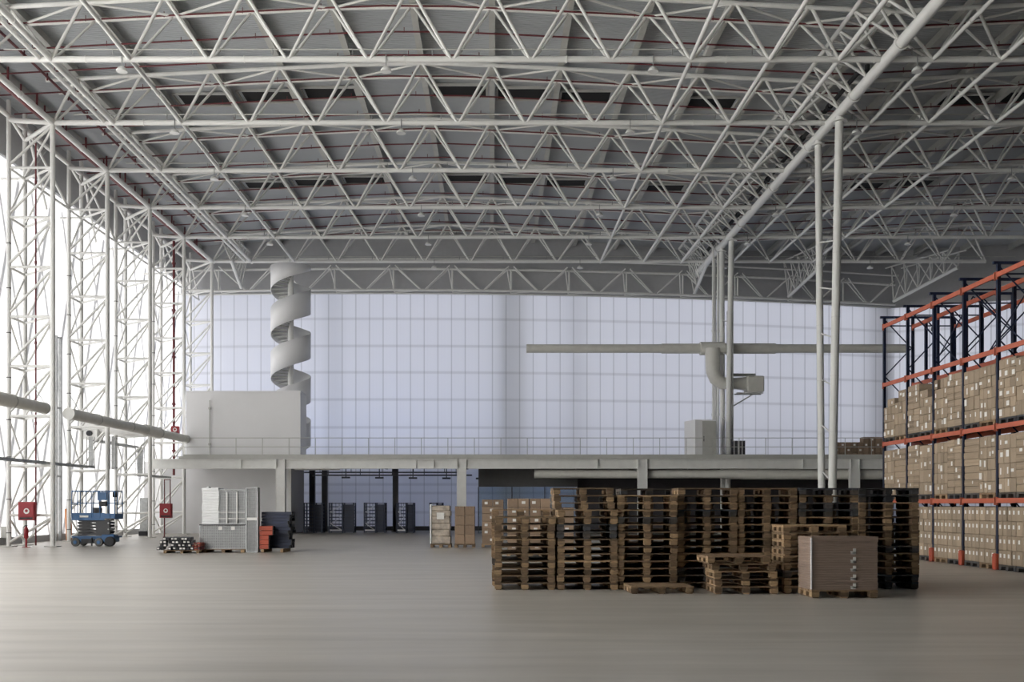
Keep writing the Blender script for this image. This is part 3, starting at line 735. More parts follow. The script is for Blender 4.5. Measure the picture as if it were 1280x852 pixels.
# tall frame, panels and small things at the bright wall
t = thing('downpipe_frame', 'tall narrow pale frame standing against the bright wall between two masts', 'frame', (-20.3, 46.5, 0))
for s in (0, .5): mb = MB(); mb.bbox((-20.45, 46.4+s, 0), (-20.3, 46.52+s, 9.6)); mb.build('upright', 'galv', t)
for z in (3.0, 6.2, 9.5): mb = MB(); mb.bbox((-20.43, 46.4, z), (-20.32, 47.0, z+.07)); mb.build('crossbar', 'galv', t)
t = thing('orange_roll', 'faded orange rolled cover leaning against the bright wall', 'roll', (-20.2, 47.6, 0))
mb = MB(); mb.tube([(-20.2, 47.5, 0), (-20.22, 47.55, .7), (-20.35, 47.6, 1.5)], [.13, .16, .09], 10); mb.build('roll', 'orange_s', t)
t = thing('grey_door_panel', 'narrow pale grey door panel standing behind the third lattice mast', 'panel', px(180, 665, 56))
a, b = px(174.5, 668, 54.5), px(184.5, 622, 54.5)
mb = MB(); mb.bevbox((a.x, 54.5, .25), (b.x, 54.58, b.z), .01); mb.build('leaf', 'galv', t)
mb = MB(); mb.bbox((a.x, 54.35, 0), (b.x, 54.7, .25)); mb.build('base', 'dark', t)
t = thing('wall_box', 'small pale electrical box low on the bright wall by the frame edge', 'box', px(3, 670, 41.5))
a = (-20.72, 41.6, .3); mb = MB(); mb.bevbox((-20.74, 42.0, .28), (-20.5, 42.5, .78), .02); mb.build('housing', 'steel_grey', t); rod('conduit', (-20.65, 42.25, .05), (-20.65, 42.25, .28), .03, 'galv', t)

# ------------------------------------------------------------------ fire points
def fire_box(cx_, y, cz, w, h, label):
    t = thing('hose_cabinet', label, 'fire cabinet', (cx_, y, cz-h/2))
    mb = MB(); mb.bevbox((cx_-w/2, y-.1, cz-h/2), (cx_+w/2, y+.1, cz+h/2), .015); mb.build('case', 'redbox', t)
    mb = MB(); mb.bevbox((cx_-w/2+.03, y-.125, cz-h/2+.2*h), (cx_+w/2-.03, y-.1, cz+h/2-.03), .008); d = mb.build('door', 'redbox', t)
    mb = MB(); mb.tube([(cx_+.02, y-.13, cz), (cx_+.02, y-.125, cz)], .115, 20); mb.build('round_sign', 'paper', t, 'white round sticker with red hose reel mark')
    mb = MB(); mb.tube([(cx_+.02, y-.135, cz+.015), (cx_+.02, y-.13, cz+.015)], .06, 16); mb.build('hose_symbol', 'redbox', t)
    mb = MB(); mb.bbox((cx_-w*.38, y-.13, cz-h*.42), (cx_+w*.38, y-.1, cz-h*.34)); mb.build('slot', 'dark', t)
    return t
fire_box(px(35, 0, 39.8).x, 39.75, px(0, 638.5, 39.8).z, .66, .74, 'red fire hose cabinet on the nearest lattice mast')
fire_box(px(208, 0, 51.3).x, 51.25, px(0, 638, 51.3).z, .62, .74, 'red fire hose cabinet on the third lattice mast')
fire_box(px(219, 0, 57.0).x, 57.0, px(0, 537, 57).z, .45, .42, 'small red fire box above the mezzanine floor')
rod_t = thing('standpipe', 'dark red pipe loop feeding the farther red hose cabinet', 'pipe', px(206, 668, 51.6))
a = px(212, 0, 51.4).x; mb = MB(); mb.tube([(a, 51.5, 1.7), (a, 51.5, 3.0), (a-.3, 51.5, 3.0), (a-.3, 51.5, .05)], .035, 8); mb.build('pipe', 'red', rod_t)
rod('floor_flange', (a-.3, 51.5, 0), (a-.3, 51.5, .05), .08, 'red', rod_t)
t = thing('fire_extinguisher', 'red fire extinguisher standing on a thin red post by the nearest mast', 'extinguisher', px(33.5, 684, 39.9))
X0 = px(33.5, 0, 39.6).x; y = 39.55
rod('post', (X0, y, 0), (X0, y, .5), .04, 'redbox', t); mb = MB(); mb.bbox((X0-.12, y-.12, 0), (X0+.12, y+.12, .02)); mb.build('foot_plate', 'redbox', t)
mb = MB(); mb.tube([(X0, y, .35), (X0, y, .38), (X0, y, .72), (X0, y, .80), (X0, y, .84)], [.06, .085, .085, .05, .03], 16); mb.build('cylinder_body', 'redbox', t)
mb = MB(); mb.bbox((X0-.05, y-.03, .84), (X0+.05, y+.03, .88)); mb.build('valve_handle', 'dark', t)
mb = MB(); mb.tube([(X0-.03, y, .86), (X0-.12, y, .80), (X0-.12, y, .5)], .014, 6); mb.build('hose', 'dark', t)

# ------------------------------------------------------------------ scissor lift
LY = 40.55; sx = LY/F
X0, X1 = (89-VX)*sx, (143-VX)*sx; D = .95
t = thing('scissor_lift', 'blue scissor lift parked between the first and second lattice masts', 'scissor lift', ((X0+X1)/2, LY, 0))
def z_(y): return HC+(VY-y)*sx
mb = MB(); mb.bevbox((X0+.02, LY+.1, .16), (X1-.1, LY+.85, .40), .03); mb.bevbox((X1-.55, LY+.02, .16), (X1-.02, LY+.5, .48), .03); mb.build('chassis', 'blue', t)
mb = MB(); mb.bbox((X0+.0, LY+.05, .36), (X1-.02, LY+.9, .41)); mb.build('chassis_deck', 'blue', t)
for x, y in ((X0+.16, LY+.06), (X1-.62, LY+.0), (X0+.16, LY+.85), (X1-.62, LY+.85)):
    mb = MB(); mb.tube([(x, y-.07, .17), (x, y-.055, .17), (x, y+.055, .17), (x, y+.07, .17)], [.14, .17, .17, .14], 20); w = mb.build('wheel', 'rubber_grey', t)
    mb = MB(); mb.tube([(x, y-.085, .17), (x, y-.07, .17)], .075, 12); mb.build('hub', 'blue', w)
x = X1-.16; mb = MB(); mb.tube([(x, LY-.12, .2), (x, LY-.1, .2), (x, LY+.06, .2), (x, LY+.08, .2)], [.17, .2, .2, .17], 20); w = mb.build('wheel', 'dark', t)
mb = MB(); mb.bbox((X0+.4, LY+.0, .12), (X1-.8, LY+.05, .3)); mb.build('pothole_guard', 'dark', t)
rod('step_ladder', (X0+.85, LY-.02, .02), (X0+.85, LY-.02, .36), .03, 'dark', t)
zlo, zhi = .43, z_(649.5)
n = 5; dz = (zhi-zlo)/n
for i in range(n):
    for y in (LY+.18, LY+.72):
        for s in (-1, 1):
            a = (X0+.2 if s < 0 else X1-.28, y, zlo+dz*(i+.12)); b = (X1-.28 if s < 0 else X0+.2, y+.03, zlo+dz*(i+.88))
            mb = MB(); A, B = Vector(a), Vector(b); d = B-A
            Rm = Matrix.Rotation(-math.atan2(d.z, d.x), 3, 'Y'); mb.box((A+B)/2+Vector((0, .035*s, 0)), (d.length, .035, .07), R=Rm); mb.build('scissor_arm', 'darkgrey', t)
for i in range(n+1): rod('pivot', (X0+.22 if i % 2 else X1-.3, LY+.12, zlo+dz*i), (X0+.22 if i % 2 else X1-.3, LY+.8, zlo+dz*i), .03, 'galv', t)
mb = MB(); mb.bbox((X0+.95, LY+.14, zlo), (X1-.25, LY+.17, zhi-.03)); mb.build('arm_cover', 'darkgrey', t)
pf = z_(647); mb = MB(); mb.bbox((X0, LY+.05, pf-.06), (X1, LY+.9, pf)); mb.build('platform', 'darkgrey', t)
mb = MB()
for a, b in (((X0, LY+.04, pf-.1), (X1-.42, LY+.06, pf+.2)), ((X1-.42, LY+.04, pf-.02), (X1, LY+.06, pf+.18)), ((X0, LY+.9, pf-.05), (X1, LY+.92, pf+.16)), ((X0-.01, LY+.05, pf-.05), (X0+.01, LY+.9, pf+.16)), ((X1-.01, LY+.05, pf-.05), (X1+.01, LY+.9, pf+.16))): mb.bbox(a, b)
mb.build('toe_board', 'blue', t)
mb = MB(); mb.bbox((X0+.33, LY+.03, pf+.02), (X0+.68, LY+.042, pf+.10)); mb.build('sign', 'paper', t, 'small white printed sign on blue toe board')
rt = z_(613.5)
for y in (LY+.05, LY+.9):
    for xa, xb in ((X0, X0+.80), (X0+.86, X1)):
        mb = MB(); mb.tube([(xa, y, pf), (xa, y, rt-.06), (xa+.04, y, rt-.01), (xa+.08, y, rt), (xb-.08, y, rt), (xb-.04, y, rt-.01), (xb, y, rt-.06), (xb, y, pf)], .022, 8); mb.build('guard_rail', 'blue', t)
        rod('mid_rail', (xa, y, (rt+pf)/2+.06), (xb, y, (rt+pf)/2+.06), .018, 'blue', t)
    for x in (X0+.24, X0+1.15, X1-.22): rod('rail_post', (x, y, pf), (x, y, rt), .022, 'blue', t)
for x in (X0, X1): rod('end_rail', (x, LY+.05, rt), (x, LY+.9, rt), .022, 'blue', t); rod('end_rail', (x, LY+.05, (rt+pf)/2), (x, LY+.9, (rt+pf)/2), .018, 'blue', t)
mb = MB(); mb.bevbox((X1-.68, LY-.03, rt-.37), (X1-.30, LY+.04, rt-.04), .01); mb.build('document_box', 'blue', t)
mb = MB(); mb.bevbox((X1-.62, LY-.02, rt-.62), (X1-.32, LY+.12, rt-.42), .02); mb.build('control_box', 'dark', t)
mb = MB(); mb.bevbox((X1-.20, LY+.3, rt-.25), (X1-.05, LY+.45, rt-.03), .02); mb.build('joystick_box', 'dark', t)
mb = MB(); mb.bevbox((X1-1.0, LY+.3, pf), (X1-.72, LY+.6, pf+.42), .02); mb.build('tool_bag', 'darkgrey', t)

# ------------------------------------------------------------------ pallets
def make_pallet(label, wood='wood', loc=(0, 0, 0)):
    t = thing('wooden_pallet', label, 'pallet', (0, 0, 0))
    mb = MB()
    for y, w in ((.0725, .145), (.25, .10), (.40, .145), (.55, .10), (.7275, .145)): mb.bbox((-.6, y-w/2, .122), (.6, y+w/2, .144))
    for x in (-.5275, 0, .5275): mb.bbox((x-.07, 0, .1), (x+.07, .8, .122))
    me = mb.build('deck', wood, t)
    mb = MB(); mb.bevbox((-.0725, -.0725, .022), (.0725, .0725, .1), .006); bm_ = mb.mesh('block', wood)
    mb = MB(); mb.bevbox((-.05, -.0725, .022), (.05, .0725, .1), .006)
    for x in (-.5275, 0, .5275):
        for y in (.073, .4, .727): put('block', bm_, t, mw=Matrix.Translation((x, y, 0)))
    for x in (-.5275, 0, .5275):
        mb = MB(); mb.bbox((x-.05, 0, 0), (x+.05, .8, .022)); mb.build('base_board', wood, t)
    return t
protoP = make_pallet('x'); protoD = make_pallet('x', 'wood_dark')
usedP = [0, 0]
def pallet(x, y, z, rz, label, group, dark=False):
    k = 1 if dark else 0; pr = (protoP, protoD)[k]
    if not usedP[k]:
        usedP[k] = 1; KIDS[pr.name] = [(c, list(c.children)) for c in pr.children]
        pr.location = (x, y, z); pr.rotation_euler = (0, 0, rz); pr['label'] = label; pr['group'] = group; return pr
    return dup(pr, (x, y, z), rz, label, group)
def stack(x, y, n, name, group, dark_at=(), rz=0, z0=0, rot90=False, shift={}):
    for i in range(n):
        lv = 'bottom' if i == 0 else ('top' if i == n-1 else '%s from the floor' % ORD[i])
        sh = shift.get(i, 0)
        pallet(x+rnd.uniform(-.012, .012)+sh, y+rnd.uniform(-.015, .015), z0+i*.1445, rz+rnd.uniform(-.006, .006), 'worn wooden pallet, %s, in the %s' % (lv, name), group, i in dark_at)
G = 'pallets in the front row of tall stacks'
SY = 19.73
def cxp(x, Y): return (x-VX)*Y/F
heights = [(656.5, 10, ()), (734.5, 14, (7, 8)), (809.5, 13, (9,)), (884.6, 14, (1, 2, 10)), (959.5, 14, (1,)), (1036, 14, (13, 11, 10)), (1111, 14, (13, 12, 5, 1, 0))]
for i, (x, n, dk) in enumerate(heights):
    Y = SY+(.0, 0, .03, .18, .2, .2, .16)[i]
    sh = {13: -.09, 12: -.08, 11: -.06} if i == 1 else {}
    stack(cxp(x, Y), Y, n, '%s tall stack of the front row' % ORD[i], G, dk, shift=sh)
stack(cxp(651, SY+.9), SY+.9, 11, 'short stack behind the first one', 'pallets behind the front row', (3,))
stack(cxp(727, SY+.9), SY+.9, 13, 'rear stack behind the second one', 'pallets behind the front row', (12, 11))
for k, (x, Y) in enumerate(((886, SY+1.06), (961, SY+1.08), (1038, SY+1.08), (1113, SY+1.04))):
    stack(cxp(x, Y), Y, 13, 'rear stack behind the %s tall one' % ORD[3+k], 'pallets behind the front row', (12, 9))
for k, x in enumerate((812, 889, 965, 1042)):
    stack(cxp(x, SY+2.0), SY+2.0, 12, 'rearmost stack behind the %s one' % ORD[2+k], 'pallets behind the front row', (11,))
stack(cxp(812, SY+.92), SY+.92, 14, 'rear stack behind the third one', 'pallets behind the front row', (13,))
# low stacks before the row
stack(cxp(933, 18.8), 18.8, 3, 'low stack before the fifth tall one', 'pallets in the low front stack', ())
pallet(cxp(931, 18.8)-.02, 18.78, 3*.1445, -.03, 'wooden pallet, second from top, on the low front stack', 'pallets in the low front stack')
pallet(cxp(926, 18.8)-.05, 18.72, 4*.1445, .05, 'pale new wooden pallet topmost on the low front stack', 'pallets in the low front stack')
pallet(cxp(828, 18.85), 18.85, 0, .04, 'single wooden pallet lying alone on the floor before the third stack', 'loose pallets')
stack(cxp(1019, 18.93), 18.93, 9, 'half height stack behind the wrapped load', 'pallets behind the wrapped load', (2,))
# wrapped load
wx, wy = cxp(1056, 17.98), 17.98
pallet(wx, wy, 0, 0, 'wooden pallet under the film wrapped carton load', 'loose pallets')
t = thing('wrapped_load', 'film wrapped block of flat cardboard with a column of white marks', 'wrapped load', (wx, wy+.3, .144))
ztop_ = 1.68-40*wy/F+.0
mb = MB(); nL = 22; hh = (ztop_-.144)/nL
for i in range(nL):
    e = rnd.uniform(-.006, .006); mb.bevbox((wx-.6+e, wy+.01+rnd.uniform(0, .006), .144+i*hh), (wx+.6+e, wy+.78, .144+(i+1)*hh), .004)
mb.build('cardboard_block', 'film_brown', t)
mb = MB(); mb.bevbox((wx-.615, wy-.008, .16), (wx-.59, wy+.03, ztop_-.01), .004); mb.build('film_edge', 'film', t, 'bright crumpled film along one corner')
mb = MB(); v = []
for i in range(13):
    x = wx-.6+i*.1; v += [(x, wy-.002, ztop_+.012+rnd.uniform(-.004, .01)), (x, wy-.004, ztop_-.05-.05*rnd.random())]
mb.add(v, [(2*i, 2*i+2, 2*i+3, 2*i+1) for i in range(12)]+[(2*i+1, 2*i+3, 2*i+2, 2*i) for i in range(0)]); mb.build('film_collar', 'film_brown', t)
for i in range(5):
    X0, Z0 = wx+cxp(615+10.5, wy), 1.68+(VY-(688.5+10.9*i))*wy/F
    mb = MB(); mb.bbox((X0-.005, wy-.004, Z0-.045), (X0+.05, wy+.0, Z0+.05)); mb.bbox((X0-.045, wy-.004, Z0-.055), (X0+.05, wy+.0, Z0-.01)); mb.bbox((X0-.05, wy-.004, Z0-.02), (X0-.01, wy, Z0+.0)); mb.build('white_mark', 'paper', t)

# ------------------------------------------------------------------ cartons: shared maker
def carton_mesh(w, d, h, mat='carton', tape='v'):
    mb = MB(); mb.bevbox((-w/2, 0, 0), (w/2, d, h), min(.012, h*.08)); mb.cur = 1
    if tape == 'v': mb.bbox((-.012, -.003, h*.72), (.012, 0, h-.012))
    elif tape == 'h': mb.bbox((-w/2+.01, -.003, h*.5-.02), (w/2-.01, 0, h*.5+.02))
    return mb.mesh('carton', [mat, 'tape'])
_cm = {}
def carton(name, loc, rz, dims, label, group, mat='carton', mark=None, tape='v'):
    k = (name, tuple(round(a, 3) for a in dims), mat, tape)
    if k not in _cm: _cm[k] = carton_mesh(*dims, mat, tape)
    o = bpy.data.objects.new(name, _cm[k]); COL.objects.link(o); o.location = loc; o.rotation_euler = (0, 0, rz)
    tag(o, label, 'carton', group)
    if mark:
        mx_, mz_, mw_, mh_ = mark; km = ('m', round(mw_, 2), round(mh_, 2))
        if km not in _cm: mb = MB(); mb.bbox((-mw_/2, -.006, -mh_/2), (mw_/2, -.0005, mh_/2)); _cm[km] = mb.mesh('paper_label', 'paper')
        c = bpy.data.objects.new('paper_label', _cm[km]); COL.objects.link(c); c.parent = o; c.location = (mx_, 0, mz_)
    return o

# ------------------------------------------------------------------ the pallet rack
RX = 13.15; PT = 1.883; UY = [33.45-PT*i for i in range(7)]   # upright lines, far to near
BZ = [1.80, 3.72, 5.70, 7.66]; HT = 7.95
ROWN = ('front', 'rear')
BAYN = ['far end', 'second', 'third', 'fourth', 'fifth', 'sixth']
for row, x0 in enumerate((RX, RX+1.40)):
    for i, y in enumerate(UY):
        t = thing('upright_frame', 'navy steel upright frame, %s from the far end, of the %s rack row' % (ORD[i], ROWN[row]), 'rack frame', (x0+.5, y, 0))
        for s in (0, .95):
            mb = MB(); mb.bbox((x0+s, y-.05, 0), (x0+s+.02, y+.05, HT)); mb.bbox((x0+s, y-.05, 0), (x0+s+.08, y-.035, HT)); mb.bbox((x0+s, y+.035, 0), (x0+s+.08, y+.05, HT))
            mb.build('upright', 'navy', t)
        z = .3; s = 1
        while z < HT-.9:
            a, b = (x0+.05, x0+.95) if s > 0 else (x0+.95, x0+.05)
            rod('brace', (a, y, z), (b, y, z+.95), .022, 'navy', t, 6); z += .95; s = -s
        for z in (.25, HT-.25): rod('brace', (x0+.05, y, z), (x0+.95, y, z), .022, 'navy', t, 6)
        if row == 0:
            mb = MB(); mb.bevbox((x0-.09, y-.09, 0), (x0+.02, y+.09, .42), .02); mb.build('post_guard', 'orange_d', t, 'orange post guard at the foot')
    for bi in range(6):
        ya, yb = UY[bi+1], UY[bi]
        for li, z in enumerate(BZ):
            for s in ((0,) if row else (0, 1)) if True else ():
                xx = x0-.02 if s == 0 else x0+.97
                if row == 1: xx = x0+.97
                lab = 'orange rack beam, %s level up, %s bay from the far end, %s' % (ORD[li], ORD[bi], ('aisle face' if s == 0 else 'inner face') if row == 0 else 'rear row')
                t = thing('rack_beam', lab, 'beam', (xx, ya, z))
                mb = MB(); mb.bbox((xx-.025, ya+.06, z-.065), (xx+.025, yb-.06, z+.045)); mb.bbox((xx-.02, ya+.06, z+.045), (xx+.03, yb-.06, z+.06)); mb.build('beam', 'orange', t)
                for yy in (ya+.055, yb-.055): mb = MB(); mb.bbox((xx-.03, yy-.02, z-.12), (xx+.02, yy+.02, z+.09)); mb.build('end_bracket', 'orange', t)
for i, y in enumerate(UY):
    t = thing('row_spacer', 'navy top bar tying the two rack rows, %s from the far end' % ORD[i], 'bar', (RX, y, HT))
    mb = MB(); mb.bbox((RX-.1, y-.04, HT), (RX+2.38, y+.04, HT+.07)); mb.build('bar', 'navy', t)
for i, (a, b) in enumerate(((0, 2), (2, 4))):
    t = thing('rack_brace', 'thin navy diagonal back brace of the rack, %s from the far end' % ORD[i], 'brace', (RX+1.2, UY[b], 5))
    rod('tie', (RX+1.2, UY[a], 5.5), (RX+1.2, UY[b], 7.9), .02, 'navy', t); rod('tie', (RX+1.2, UY[a], 7.9), (RX+1.2, UY[b], 5.5), .02, 'navy', t)
t = thing('rack_sprinkler', 'dark red riser pipe with a round head between the far rack frames', 'pipe', (RX+1.2, 32.3, 0))
rod('pipe', (RX+1.2, 32.3, 0), (RX+1.2, 32.3, 7.35), .03, 'red', t); rod('head', (RX+1.2, 32.3, 7.33), (RX+1.2, 32.3, 7.45), .09, 'dark', t, 12)
# loads: local x of a carton runs along the rack (+Y world reversed) : face looks to -X
def rc(name, y, z, dims, label, group, mark, jit=.0, tape='v'):
    # rotate so that local -y faces -X ; local x -> -Y
    return carton(name, (RX+.0+jit, y, z), -PI/2, dims, label, group, 'carton', mark, tape)
def rack_pallet(y, z, dark, label):
    mb = MB(); h = PT/2-.09
    for s in (-h+.04, -.0, h-.04): mb.bbox((RX-.01, y+s-.05 if s else y-.05, z), (RX+1.05, y+s+.05 if s else y+.05, z+.10))
    o = thing('load_pallet', label, 'pallet', (RX, y, z), 'pallets under the rack loads')
    mb = MB(); hw = .42
    for s in (-hw+.05, 0, hw-.05): mb.bbox((RX, y+s-.05, z), (RX+1.05, y+s+.05, z+.02))
    mb.build('base_board', 'wood_dark' if dark else 'wood', o)
    mb = MB(); mb.bbox((RX, y-hw, z+.10), (RX+1.05, y+hw, z+.144)); mb.build('deck', 'wood_dark' if dark else 'wood', o)
    for s in (-hw+.06, 0, hw-.06): mb = MB(); mb.bbox((RX+.0, y+s-.06, z+.02), (RX+1.04, y+s+.06, z+.10)); mb.build('block', 'wood_dark' if dark else 'wood', o)
NUM = ['first', 'second', 'third', 'fourth']
LEV = ['bottom', 'middle', 'top']
for bi in range(5):
    for li in range(3):
        if li == 0 and bi == 0: continue
        z0 = 0 if li == 0 else BZ[li-1]+.06
        for si in range(2):
            yc = UY[bi]-PT*(.27 if si == 0 else .73)
            side = ('far', 'near')[si]
            base = 'on the %s pallet, %s level, %s bay' % (side, LEV[li], ('far end' if bi == 0 else ORD[bi]))
            rack_pallet(yc, z0, (li*3+bi*2+si) % 3 != 1, 'pallet carrying the %s cartons of the %s rack bay, %s level' % (side, ORD[bi], LEV[li]))
            zb_ = z0+.146
            key = (bi*7+li*3+si*5) % 4
            if li == 0: nx, nz, h, kind = (4 if si == 0 else 3), 4, .37, 'labelled_carton'
            elif li == 1:
                kind, nx, nz, h = [('flat_carton', 1, 8, .185), ('carton', 4, 5, .30), ('flat_carton', 2, 8, .19), ('carton', 3, 4, .37)][key]
            else:
                kind, nx, nz, h = [('carton', 4, 5, .29), ('flat_carton', 2, 8, .185), ('carton', 3, 6, .25), ('carton', 3, 4, .36)][key]
                if bi == 0: nz = 4 if h > .28 else 5
            if li == 2 and bi == 1 and si == 1: nz -= 1
            w = .86/nx
            for r_ in range(nz):
                for c in range(nx):
                    if li == 2 and r_ == nz-1 and nx > 2 and (bi+c) % 3 == 0 and bi < 3: continue
                    y = yc+.43-w*(c+.5)
                    lay = 'lowest' if r_ == 0 else ('top' if r_ == nz-1 and nz > 1 else ORD[r_])
                    lab = '%s carton across, %s layer, %s' % (ORD[c] if nx > 1 else 'wide flat', lay, base)
                    mk = None
                    if kind == 'labelled_carton': mk = (0, h*.62, .075, .10)
                    elif rnd.random() < (.55 if kind == 'carton' else .3): mk = (rnd.uniform(-.25, .25)*w, h*rnd.uniform(.4, .7), rnd.choice((.05, .08, .13)), rnd.choice((.08, .12, .17)))
                    rc(kind, y, zb_+r_*(h+.002), (w-.008, .5, h-.002), lab, None, mk, rnd.uniform(-.012, .012), 'h' if kind == 'flat_carton' else 'v')

for bi in range(5):
    for li in range(2):
        z0 = 0 if li == 0 else BZ[0]+.06
        for si in range(2):
            yc = UY[bi]-PT*(.27 if si == 0 else .73); xa = RX+1.45
            t = thing('rear_load', 'brown wrapped load, rear rack row, %s level, %s bay from far end, %s half' % (LEV[li], ORD[bi], ('far', 'near')[si]), 'wrapped load', (xa, yc, z0))
            mb = MB(); mb.bbox((xa, yc-.42, z0+.1), (xa+1, yc+.42, z0+.144))
            for q in (-.36, 0, .36): mb.bbox((xa, yc+q-.06, z0), (xa+1, yc+q+.06, z0+.1))
            mb.build('base_pallet', 'wood_dark', t)
            mb = MB(); k = 5
            for i in range(k): mb.bevbox((xa+rnd.uniform(0, .02), yc-.42, z0+.146+i*.30), (xa+.98, yc+.42, z0+.146+(i+1)*.30), .015)
            mb.build('carton_block', 'carton_d', t)
# ------------------------------------------------------------------ cartons on pallets behind the stacks
def small_pallet(x, y, w, d, label):
    t = thing('load_pallet', label, 'pallet', (x, y, 0))
    mb = MB(); mb.bbox((x-w/2, y, .10), (x+w/2, y+d, .14)); mb.build('deck', 'wood', t)
    for s in (-w/2+.06, 0, w/2-.06):
        mb = MB(); mb.bbox((x+s-.06, y, .02), (x+s+.06, y+d, .10)); mb.build('block', 'wood', t)
        mb = MB(); mb.bbox((x+s-.06, y, 0), (x+s+.06, y+d, .02)); mb.build('base_board', 'wood', t)
Yc = 39.4
x = cxp(551, Yc); small_pallet(x, Yc, .82, .9, 'wooden pallet under the cloudy film wrapped load')
t = thing('wrapped_load', 'cloudy film wrapped carton load with a white paper sheet, beside the far column', 'wrapped load', (x, Yc, .14))
mb = MB(); hh = [.30, .27, .25, .28, .22, .2]; z = .142
for i, h in enumerate(hh): e = rnd.uniform(-.02, .02); mb.bevbox((x-.4+e, Yc+rnd.uniform(0, .03), z), (x+.38+e, Yc+.86, z+h), .03); z += h
mb.build('carton_block', 'film_pale', t)
mb = MB(); mb.bevbox((x-.43, Yc-.02, .15), (x-.36, Yc+.2, z+.06), .02); mb.build('film_edge', 'film', t)
mb = MB(); mb.bbox((x-.16, Yc-.035, 1.12), (x+.14, Yc-.025, 1.38)); mb.build('paper_sheet', 'paper', t)
x = cxp(581, Yc); small_pallet(x, Yc, .82, .9, 'wooden pallet under the tall brown cartons beside the wrapped load')
for c in range(2):
    for r_ in range(4):
        h = .37; carton('tall_carton', (x-.2+.4*c, Yc+.02, .142+r_*(h+.003)), 0, (.385, .8, h), 'dull brown carton %s, %s layer, on the pallet beside the wrapped load' % (('near the wrapped side', 'near the stacks side')[c], ('lowest', 'second', 'third', 'top')[r_]), None, 'carton_d')
x = cxp(616, Yc); small_pallet(x, Yc, .9, .9, 'dark pallet under the mixed cartons just before the pallet stacks')
for r_ in range(6):
    n_ = 2 if r_ in (5, 1, 2) else 1; h = (.33, .28, .28, .30, .28, .27)[r_]; z = .142+sum((.33, .28, .28, .30, .28, .27)[:r_])+.003*r_
    for c in range(n_):
        w = .86/n_; carton('mixed_carton', (x-.43+w*(c+.5), Yc+.02, z), 0, (w-.01, .8, h), 'mixed brown carton, %s layer%s, on the pallet showing above the first stack' % (ORD[r_], ('' if n_ == 1 else (', outer half', ', inner half')[c])), None, 'carton_d', (-.05, h*.5, .12, .1))
YY_ = 33.
for k, (xc, n_) in enumerate(((648, 6), (676, 6), (704, 5))):
    x = cxp(xc, YY_); small_pallet(x, YY_, .76, .9, 'pallet under cartons behind the first stack, %s from the column side' % ORD[k])
    for r_ in range(n_):
        for c in range(2):
            h = .29; carton('mixed_carton', (x-.18+.36*c, YY_+.02, .142+r_*(h+.003)), 0, (.35, .8, h), 'mixed carton behind the first pallet stack, %s pile, %s layer, %s half' % (ORD[k], ORD[r_], ('outer', 'inner')[c]), None, 'carton_d', (rnd.uniform(-.06, .06), h*.55, .12, .09) if rnd.random() < .8 else None)
# cartons on mezzanine
for k in range(9):
    for r_ in range(3 if k < 5 else 4):
        q = px(1046+k*7.2, 0, 57.6+k*.02).x; h = .30
        t_ = carton('mezzanine_carton', (q, 57.6, MZ+r_*(h+.004)), 0, (.31, .6, h), 'small carton stacked on the mezzanine, %s pile from the column, %s layer' % (ORD[k], ORD[r_]), None, 'carton_d', (0, h*.5, .12, .1) if (k+r_) % 2 else None)
for k in range(3):
    q = px(919+k*5, 0, 57.0).x; t = thing('mezzanine_crate', 'dark slatted crate on the mezzanine beside the column, %s of three' % ORD[k], 'crate', (q, 57, MZ))
    mb = MB(); mb.bbox((q-.09, 56.9, MZ), (q+.09, 57.5, MZ+.95)); mb.build('box', 'darkgrey', t); mb = MB(); mb.bbox((q-.1, 56.87, MZ), (q-.07, 56.9, MZ+.97)); mb.build('slat', 'room_grey', t)

# ------------------------------------------------------------------ goods on the left
gy = 35.2; g = gy/F
def gx(x): return (x-VX)*g
def gz_(y): return HC+(VY-y)*g
t = thing('load_pallet', 'wooden pallet under the grey bundle of wire mesh', 'pallet', (gx(280), gy, 0))
mb = MB(); mb.bbox((gx(251), gy, .10), (gx(307), gy+1.0, .13)); mb.build('deck', 'wood', t)
for x in (256, 279, 303): mb = MB(); mb.bbox((gx(x)-.06, gy, 0), (gx(x)+.06, gy+1.0, .10)); mb.build('bearer', 'wood', t)
def mesh_bundle(name, label, x0, x1, z0, z1, y0, layers, sx_, sz_, frame=.02, mat='wire'):
    t = thing(name, label, 'mesh bundle', ((x0+x1)/2, y0, z0))
    for k in range(layers):
        y = y0+.09*k; mb = MB()
        for a, b in (((x0, z0), (x1, z0)), ((x1, z0), (x1, z1)), ((x1, z1), (x0, z1)), ((x0, z1), (x0, z0))):
            mb.tube([(a[0], y, a[1]), (b[0], y, b[1])], frame, 6)
        n = int((x1-x0)/sx_)
        for i in range(1, n): x = x0+(x1-x0)*i/n; mb.bbox((x-.006, y-.006, z0), (x+.006, y+.006, z1))
        n = int((z1-z0)/sz_)
        for i in range(1, n): z = z0+(z1-z0)*i/n; mb.bbox((x0, y-.006, z-.006), (x1, y+.006, z+.006))
        mb.build('mesh_lattice', mat, t)
    return t
t = mesh_bundle('mesh_bundle', 'grey bundle of wire mesh decks standing on the wooden pallet', gx(249.5), gx(306.5), .135, gz_(655.5), gy+.03, 10, .075, .055)
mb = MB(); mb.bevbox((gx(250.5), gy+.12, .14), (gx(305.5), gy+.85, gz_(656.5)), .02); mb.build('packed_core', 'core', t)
for x in (275, 291): mb = MB(); mb.bbox((gx(x)-.06, gy-.0, gz_(662)), (gx(x)+.07, gy+.006, gz_(658))); mb.build('paper_tag', 'paper', t)
mb = MB(); mb.bbox((gx(249), gy-.0, gz_(656.2)), (gx(307), gy+.9, gz_(655))); mb.build('top_strap', 'darkgrey', t)
